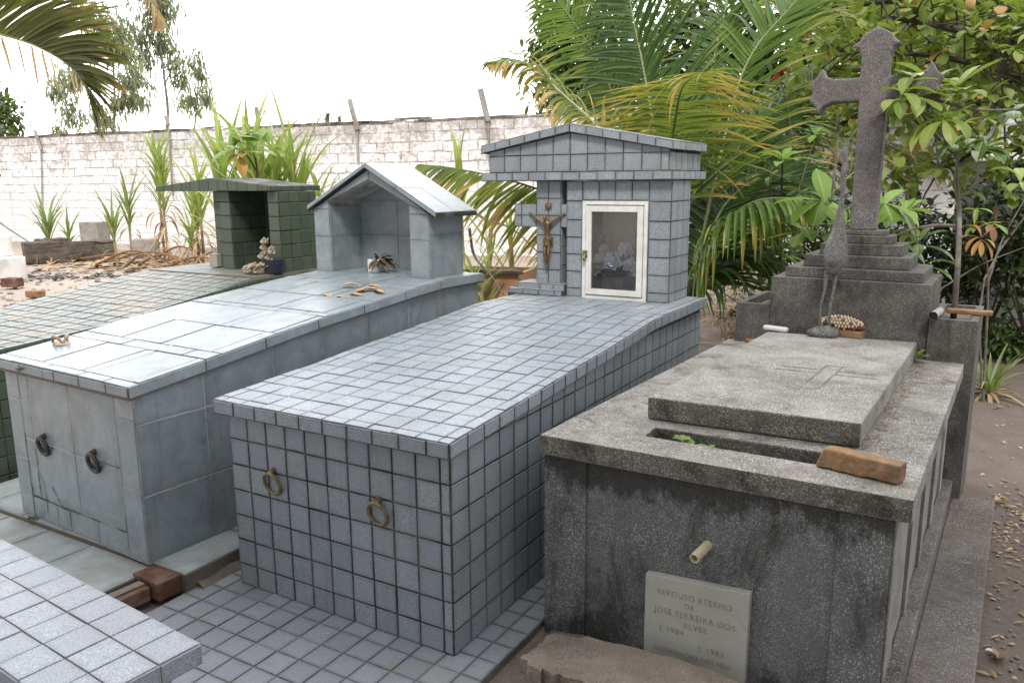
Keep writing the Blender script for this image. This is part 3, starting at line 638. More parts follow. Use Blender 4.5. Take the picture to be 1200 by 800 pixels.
b.grid_tiles(lambda u, v: V((u, 0, v)), [-LW, -.915], [.078, .37, .66, zz[3]], gap=.006, th=.0025); b.grid_tiles(lambda u, v: V((u, 0, v)), [-.135, 0], [.078, .40, .70, zz[3]], gap=.006, th=.0025)
b.grid_tiles(lambda u, v: V((u, 0, v)), [-.915, -.70, -.59, -.36, -.135], [.078, .186], gap=.006, th=.0025)
b.grid_tiles(lambda u, v: V((u, 0, v)), [-.915, -.835, -.49, -.135], [.192, .475, zz[3]], gap=.0065, th=.0015)
for X, sg_ in ((0, 1), (-LW, -1)):
    yj_ = [0, .33, .72, 1.05, 1.38, 1.71, 2.04, 2.40]
    for a, c in zip(yj_, yj_[1:]):
        for r0, r1 in ((.078, .375), (.375, .685), (.685, None)):
            z00, z01 = r0, r0; z10, z11 = (r1, r1) if r1 else (zl(a) - TL, zl(c) - TL)
            q = [V((X, a, z00)), V((X, c, z01)), V((X, c, z11)), V((X, a, z10))]
            b.tile4(q if sg_ > 0 else [q[1], q[0], q[3], q[2]], gap=.0065, th=.0015)
for pth in ([(-.915, .50), (-.912, .30), (-.905, .192), (-.80, .190), (-.60, .187), (-.40, .19), (-.135, .189), (-.134, .26)], [(-.835, .44), (-.828, .36), (-.835, .28), (-.832, .20)], [(-.81, .32), (-.79, .27), (-.785, .19), (-.79, .12)], [(-.72, .27), (-.69, .235), (-.655, .192)], [(-.83, .475), (-.74, .472), (-.66, .468)]):
    for (u0, w0), (u1, w1) in zip(pth, pth[1:]):
        for k in range(4):
            a0, a1 = k / 4, (k + 1) / 4; e0_, e1_ = [V((u0 + (u1 - u0) * a_, -.0045, w0 + (w1 - w0) * a_)) for a_ in (a0, a1)]; d_ = (e1_ - e0_).normalized(); nn_ = V((d_.z, 0, -d_.x)) * random.uniform(.0008, .0028)
            b.face([e0_ - nn_, e1_ - nn_, e1_ + nn_, e0_ + nn_], m=2)
lput(b, 'body', ['pale_grout', 'blue_tile', 'hole'])
s_ = MB(); xa, xb = -LW - .024, .024; sp_ = [(y, zl(y) - .007) for y in (-.03, .43, .89, 1.4, 1.8, 2.05, 2.43)]
s_.prism(sp_ + [(y, z - TL) for y, z in reversed(sp_)], xa, xb, 'x')
cols = {0: [xa, -.75, -.43, -.34, -.05, xb], 1: [xa, -.72, -.40, -.32, -.02, xb], 2: [xa, -.88, -.62, -.56, -.27, xb]}
vy = [-.03, .02, .335, .42, .73, 1.04, 1.10, 1.40, 1.71, 1.78, 2.05, 2.43]
for j, (a, c) in enumerate(zip(vy, vy[1:])):
    s_.grid_tiles(lambda u, v: V((u, v, zl(v))), cols[j % 3] if c - a > .1 else [xa, -.9, -.62, -.35, -.15, xb], [a, c], gap=.006, th=.004, tilt=.0015)
s_.grid_tiles(lambda u, v: V((u, -.03, zl(0) - TL + v)), [xa, -.82, -.62, -.53, -.33, -.13, xb], [0, TL - .004], gap=.006)
for X, sg_ in ((xb, 1), (xa, -1)):
    for a, c in zip([-.03, .33, .66, .99, 1.32, 1.66, 1.98], [.33, .66, .99, 1.32, 1.66, 1.98, 2.43]):
        q = [V((X, a, zl(a) - TL)), V((X, c, zl(c) - TL)), V((X, c, zl(c) + .002)), V((X, a, zl(a) + .002))]
        s_.tile4(q if sg_ > 0 else [q[1], q[0], q[3], q[2]], gap=.005, th=.006)
lput(s_, 'slab', ['floor_grout', 'blue_tile'])
for x, z in ((-.735, .470), (-.322, .470)):
    r_ = MB(); r_.torus((x, -.016, z), (0, -1, -.2), .036, .0092, squash=1.15); h = lput(r_, 'ring_handle', 'old_bronze')
    k = MB(); k.tube([(x, .004, z + .047), (x, -.02, z + .045)], [.015, .01], 10); lput(k, 'mount', 'old_bronze', h)
# gabled shrine
S = MB(); ax, bx, fy, by, z0 = -1.055, -.080, 2.02, 2.35, 1.064
ox0, ox1, oz = -.915, -.232, 1.515; er, el, apx, apz = 1.452, 1.478, -.553, 1.70
S.box(ax, ox0, fy, by, z0, 1.478); S.box(ox1, bx, fy, by, z0, 1.455); S.box(ox0, ox1, by - .04, by, z0, 1.53, m=1)
S.prism([(ax, el), (ox0, 1.478), (ox0, 1.53), (apx, 1.662), (ox1, 1.51), (ox1, 1.455), (bx, er), (apx, 1.735)], fy, by) if False else None
S.prism([(ox0, 1.53), (ox1, 1.53), (apx, 1.662)], by - .04, by, m=1)
for p in ([(ax, 1.478), (ox0, 1.478), (ox0, 1.532), (apx, 1.668), (apx, 1.728)], [(apx, 1.728), (apx, 1.668), (ox1, 1.515), (ox1, 1.455), (bx, 1.455)]):
    S.prism(p, fy, by)
t = dict(gap=.003, th=.005)
S.grid_tiles(lambda u, v: V((u, fy, v)), [ax, ox0], [z0 + .003, 1.30, 1.478], **t); S.grid_tiles(lambda u, v: V((u, fy, v)), [ox1, bx], [z0 + .003, 1.30, 1.455], **t)
S.tile4([V((ax, fy, 1.478)), V((ox0, fy, 1.478)), V((ox0, fy, 1.532)), V((ax, fy, 1.48))], **t)
S.tile4([V((ox0, fy, 1.532)), V((apx, fy, 1.668)), V((apx, fy, 1.728)), V((ax + .05, fy, 1.50))], **t)
S.tile4([V((apx, fy, 1.668)), V((ox1, fy, 1.515)), V((bx - .03, fy, 1.475)), V((apx, fy, 1.728))], **t)
S.tile4([V((ox1, fy, 1.457)), V((bx, fy, 1.457)), V((bx - .03, fy, 1.474)), V((ox1, fy, 1.513))], **t)
S.grid_tiles(lambda u, v: V((bx, u, v)), [fy, by], [z0 + .003, 1.33, 1.455], **t)
S.grid_tiles(lambda u, v: V((ax, -u, v)), [-by, -fy], [z0 + .003, 1.30, 1.478], **t)
S.grid_tiles(lambda u, v: V((ox0, u, v)), [fy, by - .04], [z0 + .003, 1.30, 1.50], **t)
S.grid_tiles(lambda u, v: V((ox1, -u, v)), [-by + .04, -fy], [z0 + .003, 1.30, 1.50], **t)
S.grid_tiles(lambda u, v: V((u, by - .04, v)), [ox0, -.58, ox1], [z0 + .003, 1.30, 1.53], **t)
lput(S, 'shrine_wall', ['pale_grout', 'blue_tile'])
Q = MB(); ov = .035; e0, e1 = -1.085, .0
def rz_(x): return 1.735 - (apx - x) * .50 if x < apx else 1.735 - (x - apx) * .535
Q.prism([(e0, rz_(e0)), (apx, rz_(apx)), (e1, rz_(e1)), (e1 + .004, rz_(e1) + .026), (apx, rz_(apx) + .028), (e0 - .004, rz_(e0) + .026)], fy - ov, by + .045)
for u0, u1 in ((apx, -.27), (-.27, e1)):
    for y0_, y1_ in ((fy - ov, 2.17), (2.17, by + .045)):
        Q.tile4([V((u0, y0_, rz_(u0) + .028)), V((u1, y0_, rz_(u1) + .027)), V((u1, y1_, rz_(u1) + .027)), V((u0, y1_, rz_(u0) + .028))], gap=.004)
for u0, u1 in ((e0, -.8), (-.8, apx)):
    Q.tile4([V((u0, fy - ov, rz_(u0) + .027)), V((u1, fy - ov, rz_(u1) + .028)), V((u1, by + .045, rz_(u1) + .028)), V((u0, by + .045, rz_(u0) + .027))], gap=.004)
for u0, u1 in ((e0, -.83), (-.83, apx), (apx, -.3), (-.3, e1)):
    Q.tile4([V((u0, fy - ov, rz_(u0) + .002)), V((u1, fy - ov, rz_(u1) + .002)), V((u1, fy - ov, rz_(u1) + .027)), V((u0, fy - ov, rz_(u0) + .027))], gap=.003)
lput(Q, 'shrine_roof', ['grout', 'blue_tile'])
# things on it
p0 = lw(-.62, 2.13, 1.071)
pot = empty('white_flower_pot', 'small square white pot of withered brown flowers inside the gabled shrine', 'flower pot', p0)
q = MB(weld=True); q.prism([(-.045, -.04), (.045, -.04), (.045, .04), (-.045, .04)], 0, .085, 'z'); o = q.build('pot', 'plastic_white', bevel=.006); o.parent = pot
q = MB()
for k in range(46):
    a = random.uniform(0, 6.28); q.blade((.03 + .02 * math.cos(a), .02 * math.sin(a), .075), (math.cos(a) + .9, math.sin(a) - .2, random.uniform(-.2, 1.3)), random.uniform(.05, .13), .03, 1.0, 5, shape='oval', curl=random.uniform(-1, 1))
o = q.build('withered_flowers', 'petal_dark'); o.parent = pot
# sandal
p0 = at(72, 405, z=.872); sd = empty('flip_flop', 'beige flip-flop sandal lying on the corner of the blue-grey tomb', 'sandal', p0, R(-20))
q = MB(weld=True)
outl = [(-.10, .0), (-.095, .028), (-.06, .036), (0, .03), (.05, .038), (.09, .036), (.115, .012), (.11, -.02), (.08, -.038), (.03, -.034), (-.03, -.03), (-.08, -.032)]
q.prism([(x * .72, y_ * .95) for x, y_ in reversed(outl)], 0, .02, 'z'); o = q.build('sole', 'sandal_sole', bevel=.004); o.parent = sd
q = MB()
for s2 in (1, -1): q.tube([(.055, 0, .02), (.035, s2 * .018, .045), (.0, s2 * .03, .05), (-.03, s2 * .031, .02)], [.005, .008, .009, .006], 8)
o = q.build('strap', 'sandal_strap'); o.parent = sd
LBL = ['long split', 'pointed', 'small flat', 'broad middle', 'largest curled', 'darker end', 'narrow upper', 'thin lower']
WHERE = ['leftmost of the scatter', 'uppermost of the scatter', 'at the lower left of the scatter', 'in the middle of the scatter', 'towards the shrine', 'at the right end of the scatter', 'second from the right end', 'below the middle']
for i, (x, y_, ln, an) in enumerate([(383, 347, .12, -.2), (411, 334, .10, .6), (399, 349, .075, .2), (416, 346, .13, -.1), (432, 339, .13, .3), (444, 342, .11, -.3), (438, 336, .09, .1), (424, 341, .07, .9)]):
    p = at(x, y_, z=zl(1.5) + .012); yl = (p - LO); z = zl(math.cos(LY) * yl.y - math.sin(LY) * -yl.x * 0 + 0) if False else zl(yl.y)
    p = at(x, y_, z=z + .007); q = MB()
    pts = [V((-ln / 2, 0, 0)), V((-ln * .25, .004, .012)), V((ln * .1, -.003, .016)), V((ln / 2, .006, .002))]
    q.strip(pts, [.015, .04, .036, .012], V((0, 1, 0)), 0, .12); q.strip([v + V((0, 0, -.006)) for v in pts], [.015, .04, .036, .012], V((0, 1, 0)), 0, .12)
    o = q.build('bark_chip', 'chip', loc=p, rot=(0, random.uniform(-.1, .02), an - .2))
    tag(o, LBL[i] + ' ochre bark chip on the blue-grey slab, ' + WHERE[i], 'bark chip', 'bark chips scattered on the slab')

# ================================================================== GREEN TOMB
gt = empty('green_tile_tomb', 'low-roofed tomb in dark green tiles with a pale sloping slab, left of the blue-grey one', 'tomb', (-3.6, 1.2, 0))
zg = lerp_prof([(-.35, .745), (.8, .815), (1.2, .868), (1.7, .935), (1.97, .968), (2.8, .972)])
gx0, gx1 = -4.30, -3.03
b = MB(); ys = [-.3, .8, 1.2, 1.7, 1.97, 2.75]
b.prism([(-.3, -.05), (2.75, -.05)] + [(y, zg(y) - .05) for y in reversed(ys)], gx0 + .03, gx1 - .03, 'x')
zz = [-.03 + .105 * i for i in range(8)]
b.grid_tiles(lambda u, v: V((u, -.3, v)), rng(gx0 + .03, gx1 - .03, .105), zz[:-1] + [.70], gap=.007)
yy = rng(-.3, 2.75, .105)
for a, c in zip(yy, yy[1:]):
    rows = list(zip(zz, zz[1:]))
    for z0_, z1_ in rows: b.tile4([V((gx1 - .03, a, z0_)), V((gx1 - .03, c, z0_)), V((gx1 - .03, c, z1_)), V((gx1 - .03, a, z1_))], gap=.007)
    if zg(a) - .05 - zz[-1] > .015: b.tile4([V((gx1 - .03, a, zz[-1])), V((gx1 - .03, c, zz[-1])), V((gx1 - .03, c, zg(c) - .05)), V((gx1 - .03, a, zg(a) - .05))], gap=.007)
under(b.build('body', ['grout', 'green_tile']), gt)
s_ = MB(); sp_ = [(y, zg(y) - .0005) for y in (-.35, .8, 1.2, 1.7, 1.97, 2.78)]
s_.prism(sp_ + [(y, z - .05) for y, z in reversed(sp_)], gx0, gx1, 'x')
s_.grid_tiles(lambda u, v: V((u, v, zg(v))), rng(gx0, gx1 - .055, .1055) , rng(-.35, 1.955, .1055), gap=.010, tilt=.001, m=1)
s_.grid_tiles(lambda u, v: V((u, v, zg(v))), [gx1 - .055, gx1], rng(-.35, 2.1, .1055), gap=.006, m=2)
s_.grid_tiles(lambda u, v: V((u, v, zg(v))), [gx0, gx0 + .4, gx0 + .8, gx1 - .055], [1.975, 2.35, 2.78], gap=.004, th=.008, m=1)
for a, c in zip(rng(-.35, 2.78, .1055), rng(-.35, 2.78, .1055)[1:]):
    s_.tile4([V((gx1, a, zg(a) - .05)), V((gx1, c, zg(c) - .05)), V((gx1, c, zg(c))), V((gx1, a, zg(a)))], m=2, gap=.006)
under(s_.build('slab', ['grout', 'green_top_tile', 'green_tile']), gt)
def pxx(x, Y): return at(x, 300, Y=Y).x
gy, gb, gz0, gz1 = 2.27, 2.66, .972, 1.588
qx = [pxx(248, gy), pxx(262, gy), pxx(274, gy), pxx(318, gy), pxx(330.5, gy)]
S = MB(); S.box(qx[0], qx[1], gy + .06, gb, gz0, gz1); S.box(qx[1], qx[2], gy, gb, gz0, gz1); S.box(qx[3], qx[4], gy, gb, gz0, gz1); S.box(qx[2], qx[3], gb - .04, gb, gz0, gz1, m=1)
zr = rng(gz0 + .003, gz1, .106)
for a, c, Y in ((qx[0], qx[1], gy + .06), (qx[1], qx[2], gy), (qx[3], qx[4], gy)): S.grid_tiles(lambda u, v: V((u, Y, v)), [a, c], zr, gap=.007)
S.grid_tiles(lambda u, v: V((qx[4], u, v)), rng(gy, gb, .105), zr, gap=.009)
S.grid_tiles(lambda u, v: V((qx[2], u, v)), rng(gy, gb - .04, .105), zr, gap=.007); S.grid_tiles(lambda u, v: V((u, gb - .04, v)), rng(qx[2], qx[3], .105), zr, gap=.007)
S.grid_tiles(lambda u, v: V((qx[3], -u, v)), rng(-gb + .04, -gy, .105), zr, gap=.007); S.grid_tiles(lambda u, v: V((qx[0], -u, v)), rng(-gb, -gy - .06, .105), zr, gap=.007)
under(S.build('shrine_wall', ['grout', 'green_tile']), gt)
K = MB(); y0 = gy - .05; y1 = gb + .08; kx = [at(183, 224, Y=y0).x, at(245, 215, Y=y0).x, at(317, 222, Y=y0).x]
ktop = lambda x: 1.628 + (.062 * (1 - abs(x - kx[1]) / (kx[1] - kx[0])) if x < kx[1] else .062 * (1 - (x - kx[1]) / (kx[2] - kx[1])))
K.prism([(kx[0], 1.59), (kx[2], 1.59), (kx[2], ktop(kx[2])), (kx[1], ktop(kx[1])), (kx[0], ktop(kx[0]) - .01)], y0, y1)
fx = rng(kx[0], kx[2], .108)
for a, c in zip(fx, fx[1:]):
    K.tile4([V((a, y0, 1.59)), V((c, y0, 1.59)), V((c, y0, ktop(c))), V((a, y0, ktop(a)))], gap=.006)
for a, c in zip(rng(y0, y1, .105), rng(y0, y1, .105)[1:]): K.tile4([V((kx[2], a, 1.59)), V((kx[2], c, 1.59)), V((kx[2], c, 1.628)), V((kx[2], a, 1.628))], gap=.006)
under(K.build('shrine_canopy', ['grout', 'green_tile']), gt)
p0 = at(306, 320, z=.985)
pot = empty('dark_flower_pot', 'dark blue pot with faded beige flowers in the green shrine', 'flower pot', p0)
q = MB(); q.tube([(.05, .08, 0), (.05, .08, .10)], [.07, .085], 14); q.build('pot', 'dark_pot').parent = pot
q = MB()
for k in range(16): bloom(q, (random.uniform(-.16, .04), random.uniform(-.07, .06), random.uniform(.015, .06)), random.uniform(.03, .055), n=8, nrm=V((random.uniform(-.5, .5), -.6, 1)))
for k in range(14): bloom(q, (.02 + random.uniform(-.06, .07), .06, random.uniform(.11, .24)), random.uniform(.03, .05), n=8, nrm=V((random.uniform(-.5, .5), -1, .6)))
q.build('faded_flowers', 'petal_dry').parent = pot
p0 = at(255, 312, z=.985); q = MB(weld=True); q.prism([(-.045, -.04), (.05, -.045), (.05, .05), (-.045, .045)], 0, .105, 'z')
tag(q.build('stone_cube', 'block', loc=p0, bevel=.004), 'small pale grey cube standing by the left pillar of the green shrine', 'block')

# ================================================================== TERRAZZO TOMB (right)
RO = V((.187, .3414, 0)); RY = -.0388
rt = empty('terrazzo_tomb', 'weathered dark terrazzo tomb with a loose lid slab and a tall stone cross', 'tomb', RO, RY)
def rput(mb, name, mats, parent=rt, **k): o = mb.build(name, mats, **k); o.parent = parent; return o
def rw(x, y, z): return RO + V((math.cos(RY) * x - math.sin(RY) * y, math.sin(RY) * x + math.cos(RY) * y, z))
b = MB(); b.box(-.002, 1.148, .012, 2.02, -.08, .60)
for q_ in ((-.002, 1.148, .012, .135), (-.002, 1.148, .30, 2.02), (-.002, .30, .135, .30), (.915, 1.148, .135, .30)): b.box(*q_, .6005, .70)
b.box(.30, .915, .135, .30, .6005, .612, m=2)
b.box(-.008, .160, 0, .0125, -.08, .70); b.box(1.0, 1.152, 0, .0125, -.08, .70)
b.box(1.1475, 1.156, 0.0, .17, .17, .70, m=1)
for k in range(4): b.box(1.1475, 1.160, .45 + k * .42, .56 + k * .42, .17, .70, m=1)
b.face([V((1.1485, .17, .17)), V((1.1485, 2.0, .17)), V((1.1485, 2.0, .7)), V((1.1485, .17, .7))], m=1)
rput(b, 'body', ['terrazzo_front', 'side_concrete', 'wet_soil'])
# slab with the open slot
s_ = MB(weld=True); O4 = [(-.006, -.04), (1.193, -.012), (1.196, 2.06), (.02, 2.05)]; I4 = [(.320, .141), (.897, .150), (.905, .285), (.312, .256)]
for i in range(4):
    j = (i + 1) % 4; a, c, d, e_ = O4[i], O4[j], I4[j], I4[i]
    s_.face([V((*a, .76)), V((*c, .76)), V((*d, .76)), V((*e_, .76))]); s_.face([V((*e_, .69)), V((*d, .69)), V((*c, .69)), V((*a, .69))])
    s_.face([V((*a, .69)), V((*c, .69)), V((*c, .76)), V((*a, .76))], m=1 if i == 0 else 0); s_.face([V((*d, .69)), V((*e_, .69)), V((*e_, .76)), V((*d, .76))], m=1)
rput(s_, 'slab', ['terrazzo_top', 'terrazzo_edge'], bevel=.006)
l_ = MB(weld=True); lid = [(.246, .332), (.986, .382), (.984, 1.984), (.268, 1.90)]
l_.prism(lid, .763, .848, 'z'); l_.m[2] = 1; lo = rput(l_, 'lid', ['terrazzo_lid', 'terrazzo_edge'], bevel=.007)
e_ = MB()
for (x0_, y0_, x1_, y1_, w) in ((.70, .78, .71, 1.22, .006), (.765, .78, .775, 1.22, .006), (.53, 1.04, .70, 1.05, .006), (.775, 1.05, .93, 1.06, .006), (.53, 1.11, .70, 1.12, .006), (.775, 1.12, .93, 1.13, .006), (.70, .78, .765, .78, .006), (.71, 1.22, .775, 1.22, .005)):
    d = V((y1_ - y0_, x0_ - x1_, 0)).normalized() * w / 2; a = V((x0_, y0_, .8492)); c = V((x1_, y1_, .8492))
    e_.face([a + d, a - d, c - d, c + d])
rput(e_, 'incised_cross', 'terrazzo_edge', lo)
pd = MB(); pd.box(.25, 1.022, 2.0, 2.56, .70, 1.132)
ped = rput(pd, 'pedestal', 'terrazzo_dark', bevel=.006)
for x0_, x1_, y0_, y1_, z0_, z1_ in ((.306, .978, 2.06, 2.52, 1.132, 1.185), (.385, .905, 2.12, 2.47, 1.185, 1.25), (.452, .858, 2.17, 2.43, 1.25, 1.308), (.508, .802, 2.205, 2.40, 1.308, 1.352), (.568, .766, 2.225, 2.38, 1.352, 1.378)):
    st = MB(weld=True); st.box(x0_, x1_, y0_, y1_, z0_, z1_); rput(st, 'step', 'terrazzo_dark', ped, bevel=.005)
# cross with flared, pointed ends
cx = .645; cy0, cy1 = 2.255, 2.35; zA = 2.105; hw = .063
cr = [(cx - hw * 1.0, 1.376), (cx + hw * 1.0, 1.376), (cx + hw * 1.06, 2.045),
      (cx + .20, 2.045), (cx + .245, 2.025), (cx + .262, 1.985), (cx + .285, 2.03), (cx + .318, 2.06), (cx + .300, zA), (cx + .318, 2.15), (cx + .285, 2.18), (cx + .262, 2.225), (cx + .245, 2.185), (cx + .20, 2.165), (cx + hw * 1.08, 2.165),
      (cx + hw * 1.08, 2.265), (cx + .083, 2.305), (cx + .118, 2.322), (cx + .085, 2.345), (cx + .062, 2.378), (cx, 2.412),
      (cx - .062, 2.378), (cx - .085, 2.345), (cx - .118, 2.322), (cx - .083, 2.305), (cx - hw * 1.08, 2.265),
      (cx - hw * 1.08, 2.165), (cx - .20, 2.165), (cx - .245, 2.185), (cx - .262, 2.225), (cx - .285, 2.18), (cx - .318, 2.15), (cx - .300, zA), (cx - .318, 2.06), (cx - .285, 2.03), (cx - .262, 1.985), (cx - .245, 2.025), (cx - .20, 2.045), (cx - hw * 1.06, 2.045)]
k = MB(weld=True); k.prism(cr, cy0, cy1); rput(k, 'stone_cross', 'cross_stone', bevel=.010)
# planter troughs at the head
def trough(x0_, x1_, y0_, y1_, z0_, z1_, fill, name='planter_trough', th=.035):
    q = MB()
    q.box(x0_, x1_, y0_, y0_ + th, z0_, z1_); q.box(x0_, x1_, y1_ - th, y1_, z0_, z1_); q.box(x0_, x0_ + th, y0_ + th, y1_ - th, z0_, z1_); q.box(x1_ - th, x1_, y0_ + th, y1_ - th, z0_, z1_)
    q.box(x0_ + th, x1_ - th, y0_ + th, y1_ - th, z0_, fill, m=1); return rput(q, name, ['terrazzo_dark', 'earth'])
trough(.065, .247, 2.0, 2.56, .70, .978, .93); trough(1.026, 1.236, 1.985, 2.56, -.05, .972, .94)
q = MB(); q.box(.065, 1.2, 2.05, 2.56, -.05, .695); rput(q, 'head_block', 'terrazzo_dark')
q = MB(weld=True); q.box(1.1485, 1.2, 0.0, 1.98, -.05, .17); q.box(1.2, 1.388, .0, 2.05, -.05, .075); rput(q, 'side_ledge', 'ledge_concrete', bevel=.006)
# plaque with its lettering
q = MB(weld=True); q.prism([(.402, .03), (.754, .03), (.758, .352), (.402, .328)], -.018, .011, 'y'); pl = rput(q, 'plaque', 'plaque', bevel=.002)
def text(body, x, z, size, parent, rot=0, sx=1):
    cu = bpy.data.curves.new('lettering', 'FONT'); cu.body = body; cu.size = size; cu.extrude = .0006; cu.align_x = 'CENTER'; cu.space_character = 1.18
    cu.materials.append(MT['letter']); tmp = bpy.data.objects.new('lettering_curve', cu); col.objects.link(tmp)
    me = bpy.data.meshes.new_from_object(tmp.evaluated_get(bpy.context.evaluated_depsgraph_get())); bpy.data.objects.remove(tmp); bpy.data.curves.remove(cu)
    o = bpy.data.objects.new('lettering', me); col.objects.link(o); o.parent = parent
    o.location = (x, -.0184, z); o.rotation_euler = (R(90), R(-rot), 0); o.scale = (sx, 1, 1)
for i, (t_, x, z, sz, sx) in enumerate((('REPOUSO ETERNO', .575, .272, .029, .92), ('DE', .56, .240, .026, 1), ('JOSE FERREIRA DOS', .578, .204, .031, .88), ('ALVES', .582, .170, .027, 1), ('\u2020 1904', .50, .138, .028, 1), ('\u2020 1983', .64, .103, .028, 1), ('RECORDACAO DOS SEUS', .575, .062, .024, .85))):
    text(t_, x, z, sz, pl, rot=2.0, sx=sx)
# drain pipe
q = MB(); n = 16
c0, c1 = V((.604, .02, .47)), V((.59, -.075, .455)); ax_ = (c1 - c0).normalized(); a = ax_.orthogonal().normalized(); bb = ax_.cross(a)
ring = lambda c, r_: [c + (a * math.cos(6.2832 * i / n) + bb * math.sin(6.2832 * i / n)) * r_ for i in range(n)]
A, B_, C_, D_ = ring(c0, .0165), ring(c1, .0165), ring(c1, .0125), ring(c1 - ax_ * .07, .0125)
for P_, Q_ in ((A, B_), (B_, C_), (C_, D_)):
    for i in range(n): q.face([P_[i], P_[(i + 1) % n], Q_[(i + 1) % n], Q_[i]], sm=True)
q.face(D_, m=1); rput(q, 'drain_pipe', ['pvc', 'hole'])
# things lying on it (top-level)
q = MB(weld=True); bp = [rw(.896, .124, 0), rw(1.139, .079, 0), rw(1.155, .138, 0), rw(.914, .190, 0)]; c0 = sum(bp, V()) / 4
zb, zt = .7645, .822
lo_ = [p - c0 + V((0, 0, 0)) for p in bp]; hi_ = [lo_[0] * .98 + V((.022, .010, zt - zb)), lo_[1] + V((0, 0, zt - zb)), lo_[2] + V((0, 0, zt - zb)), lo_[3] + V((.012, -.004, zt - zb))]
q.face(lo_[::-1]); q.face(hi_)
for i in range(4): j = (i + 1) % 4; q.face([lo_[i], lo_[j], hi_[j], hi_[i]])
o = q.build('brick', 'brick', loc=(c0.x, c0.y, zb), bevel=.005); rough_edges(o, .010, .03, 4); tag(o, 'orange-brown brick lying across the end of the open slot on the terrazzo slab', 'brick')
# heron statue
p0 = at(963, 394, z=.8485); he = empty('heron_statue', 'rough cement wading-bird statue on thin legs standing on the lid', 'statue', p0); he.scale = (1.0, 1.0, 1.335)
q = MB(weld=True); q.ball((0, 0, .014), .08, 10, sc=(1.02, .62, .32)); o = q.build('base', 'heron_cement'); o.parent = he; rough_edges(o, .03, .04, 1, False)
q = MB(weld=True); rr = V((.864, .503, 0)); 
pt = lambda a, z, c=0: rr * a + V((.5, -.86, 0)) * c + V((0, 0, z))
q.tube([pt(.027, .238), pt(.028, .255), pt(.030, .285, .01), pt(.036, .32, .016), pt(.042, .36, .012), pt(.046, .40, .004), pt(.050, .44), pt(.052, .475), pt(.053, .505), pt(.052, .53), pt(.050, .56), pt(.053, .60), pt(.056, .635), pt(.055, .67), pt(.052, .705), pt(.052, .74)],
       [.012, .034, .052, .058, .052, .038, .026, .019, .015, .013, .013, .015, .016, .015, .012, .004], 14)
o = q.build('body', 'heron_cement'); o.parent = he; rough_edges(o, .022, .035, 1, False)
for a0, a1 in ((-.02, -.001), (.03, .045)):
    q = MB(); q.tube([pt(a0, .01), pt(a0 + .004, .06), pt(a0 + .003, .12), pt(a1, .18), pt(a1 + .002, .255)], [.009, .0065, .006, .007, .014], 8, wob=.3); q.build('leg', 'heron_cement').parent = he
# shell ornament on its brick
p0 = rw(.655, 1.955, .8485); q = MB(weld=True); q.box(-.085, .085, -.028, .028, 0, .034); o = q.build('brick', 'brick', loc=p0, rot=(0, 0, RY - .12), bevel=.004); rough_edges(o, .004, .04, 2); tag(o, 'small orange brick on the lid propping the shell fish beside the bird statue', 'brick')
p1 = p0 + V((-.02, .006, .034)); fi = empty('shell_fish', 'fish-shaped ornament studded with cream shells leaning on a small brick', 'ornament', p1, RY - .1)
q = MB(); q.tube([(-.11, 0, .03), (-.08, 0, .032), (-.02, 0, .035), (.04, 0, .032), (.085, 0, .024), (.115, 0, .016)], [.012, .03, .036, .032, .02, .004], 12); q.build('body', 'shell_body').parent = fi
q = MB()
for i in range(13):
    for j in range(7):
        u = -.105 + i * .016 + (j % 2) * .008; rr_ = .036 * max(.2, 1 - ((u + .01) / .12) ** 2); t_ = -1.2 + j * .45
        if random.random() < .85: q.ball((u, -math.cos(t_) * rr_, .033 + math.sin(t_) * rr_), .0072, 4, sc=(1, .8, 1.25))
q.build('shells', 'shell').parent = fi
a = rw(.238, 1.925, .8485); c_ = rw(.385, 1.90, .8485); q = MB(weld=True)
q.prism([(-.07, -.012), (-.055, -.02), (.05, -.022), (.07, -.012), (.07, .014), (.05, .024), (-.055, .022), (-.07, .014)], 0, .024, 'z')
tag(q.build('white_bar', 'plastic_white', loc=(a + c_) / 2 + V((-.01, .03, 0)), rot=(0, 0, -.28), bevel=.008), 'rounded white plastic bar lying at the back corner of the lid', 'plastic bar')
# broken concrete plank leaning low before the front
zpk = .115
PK = [at(x, y_, z=zpk) for x, y_ in ((650, 741), (690, 747), (760, 762), (830, 783), (905, 812), (905, 850), (800, 850), (760, 822), (700, 803), (655, 790), (625, 782), (611, 769), (628, 757))]
PK = [p.lerp(p2, k / 5) + V((random.gauss(0, .006), random.gauss(0, .006), 0)) for p, p2 in zip(PK, PK[1:] + PK[:1]) for k in range(5)]
c0 = sum(PK, V()) / len(PK); q = MB(weld=True); q.prism([(p.x - c0.x, p.y - c0.y) for p in reversed(PK)], -.052, 0, 'z')
o = q.build('concrete_plank', 'rough_concrete', loc=c0, bevel=.006)
bmx = bmesh.new(); bmx.from_mesh(o.data); bmesh.ops.triangulate(bmx, faces=bmx.faces[:]); 
bmesh.ops.subdivide_edges(bmx, edges=[e for e in bmx.edges if e.calc_length() > .05], cuts=4, use_grid_fill=True); bmx.to_mesh(o.data); bmx.free()
o.modifiers.clear(); rough_edges(o, .010, .05, 0); tag(o, 'broken brown concrete plank lying low across the front of the terrazzo tomb', 'concrete plank')
for i, (x, y_, s, lb) in enumerate(((650, 800, .11, 'dark stone block under the left end of the broken plank'), (770, 835, .10, 'dark stone block under the middle of the broken plank'))):
    p = at(x, y_, z=-.03); q = MB(weld=True); q.box(-s * .7, s * .7, -s * .5, s * .5, 0, .105); o = q.build('support_stone', 'terrazzo_dark', loc=p + V((0, .10, 0)), rot=(0, 0, .2), bevel=.008); rough_edges(o, .01, .05, 2); tag(o, lb, 'stone')
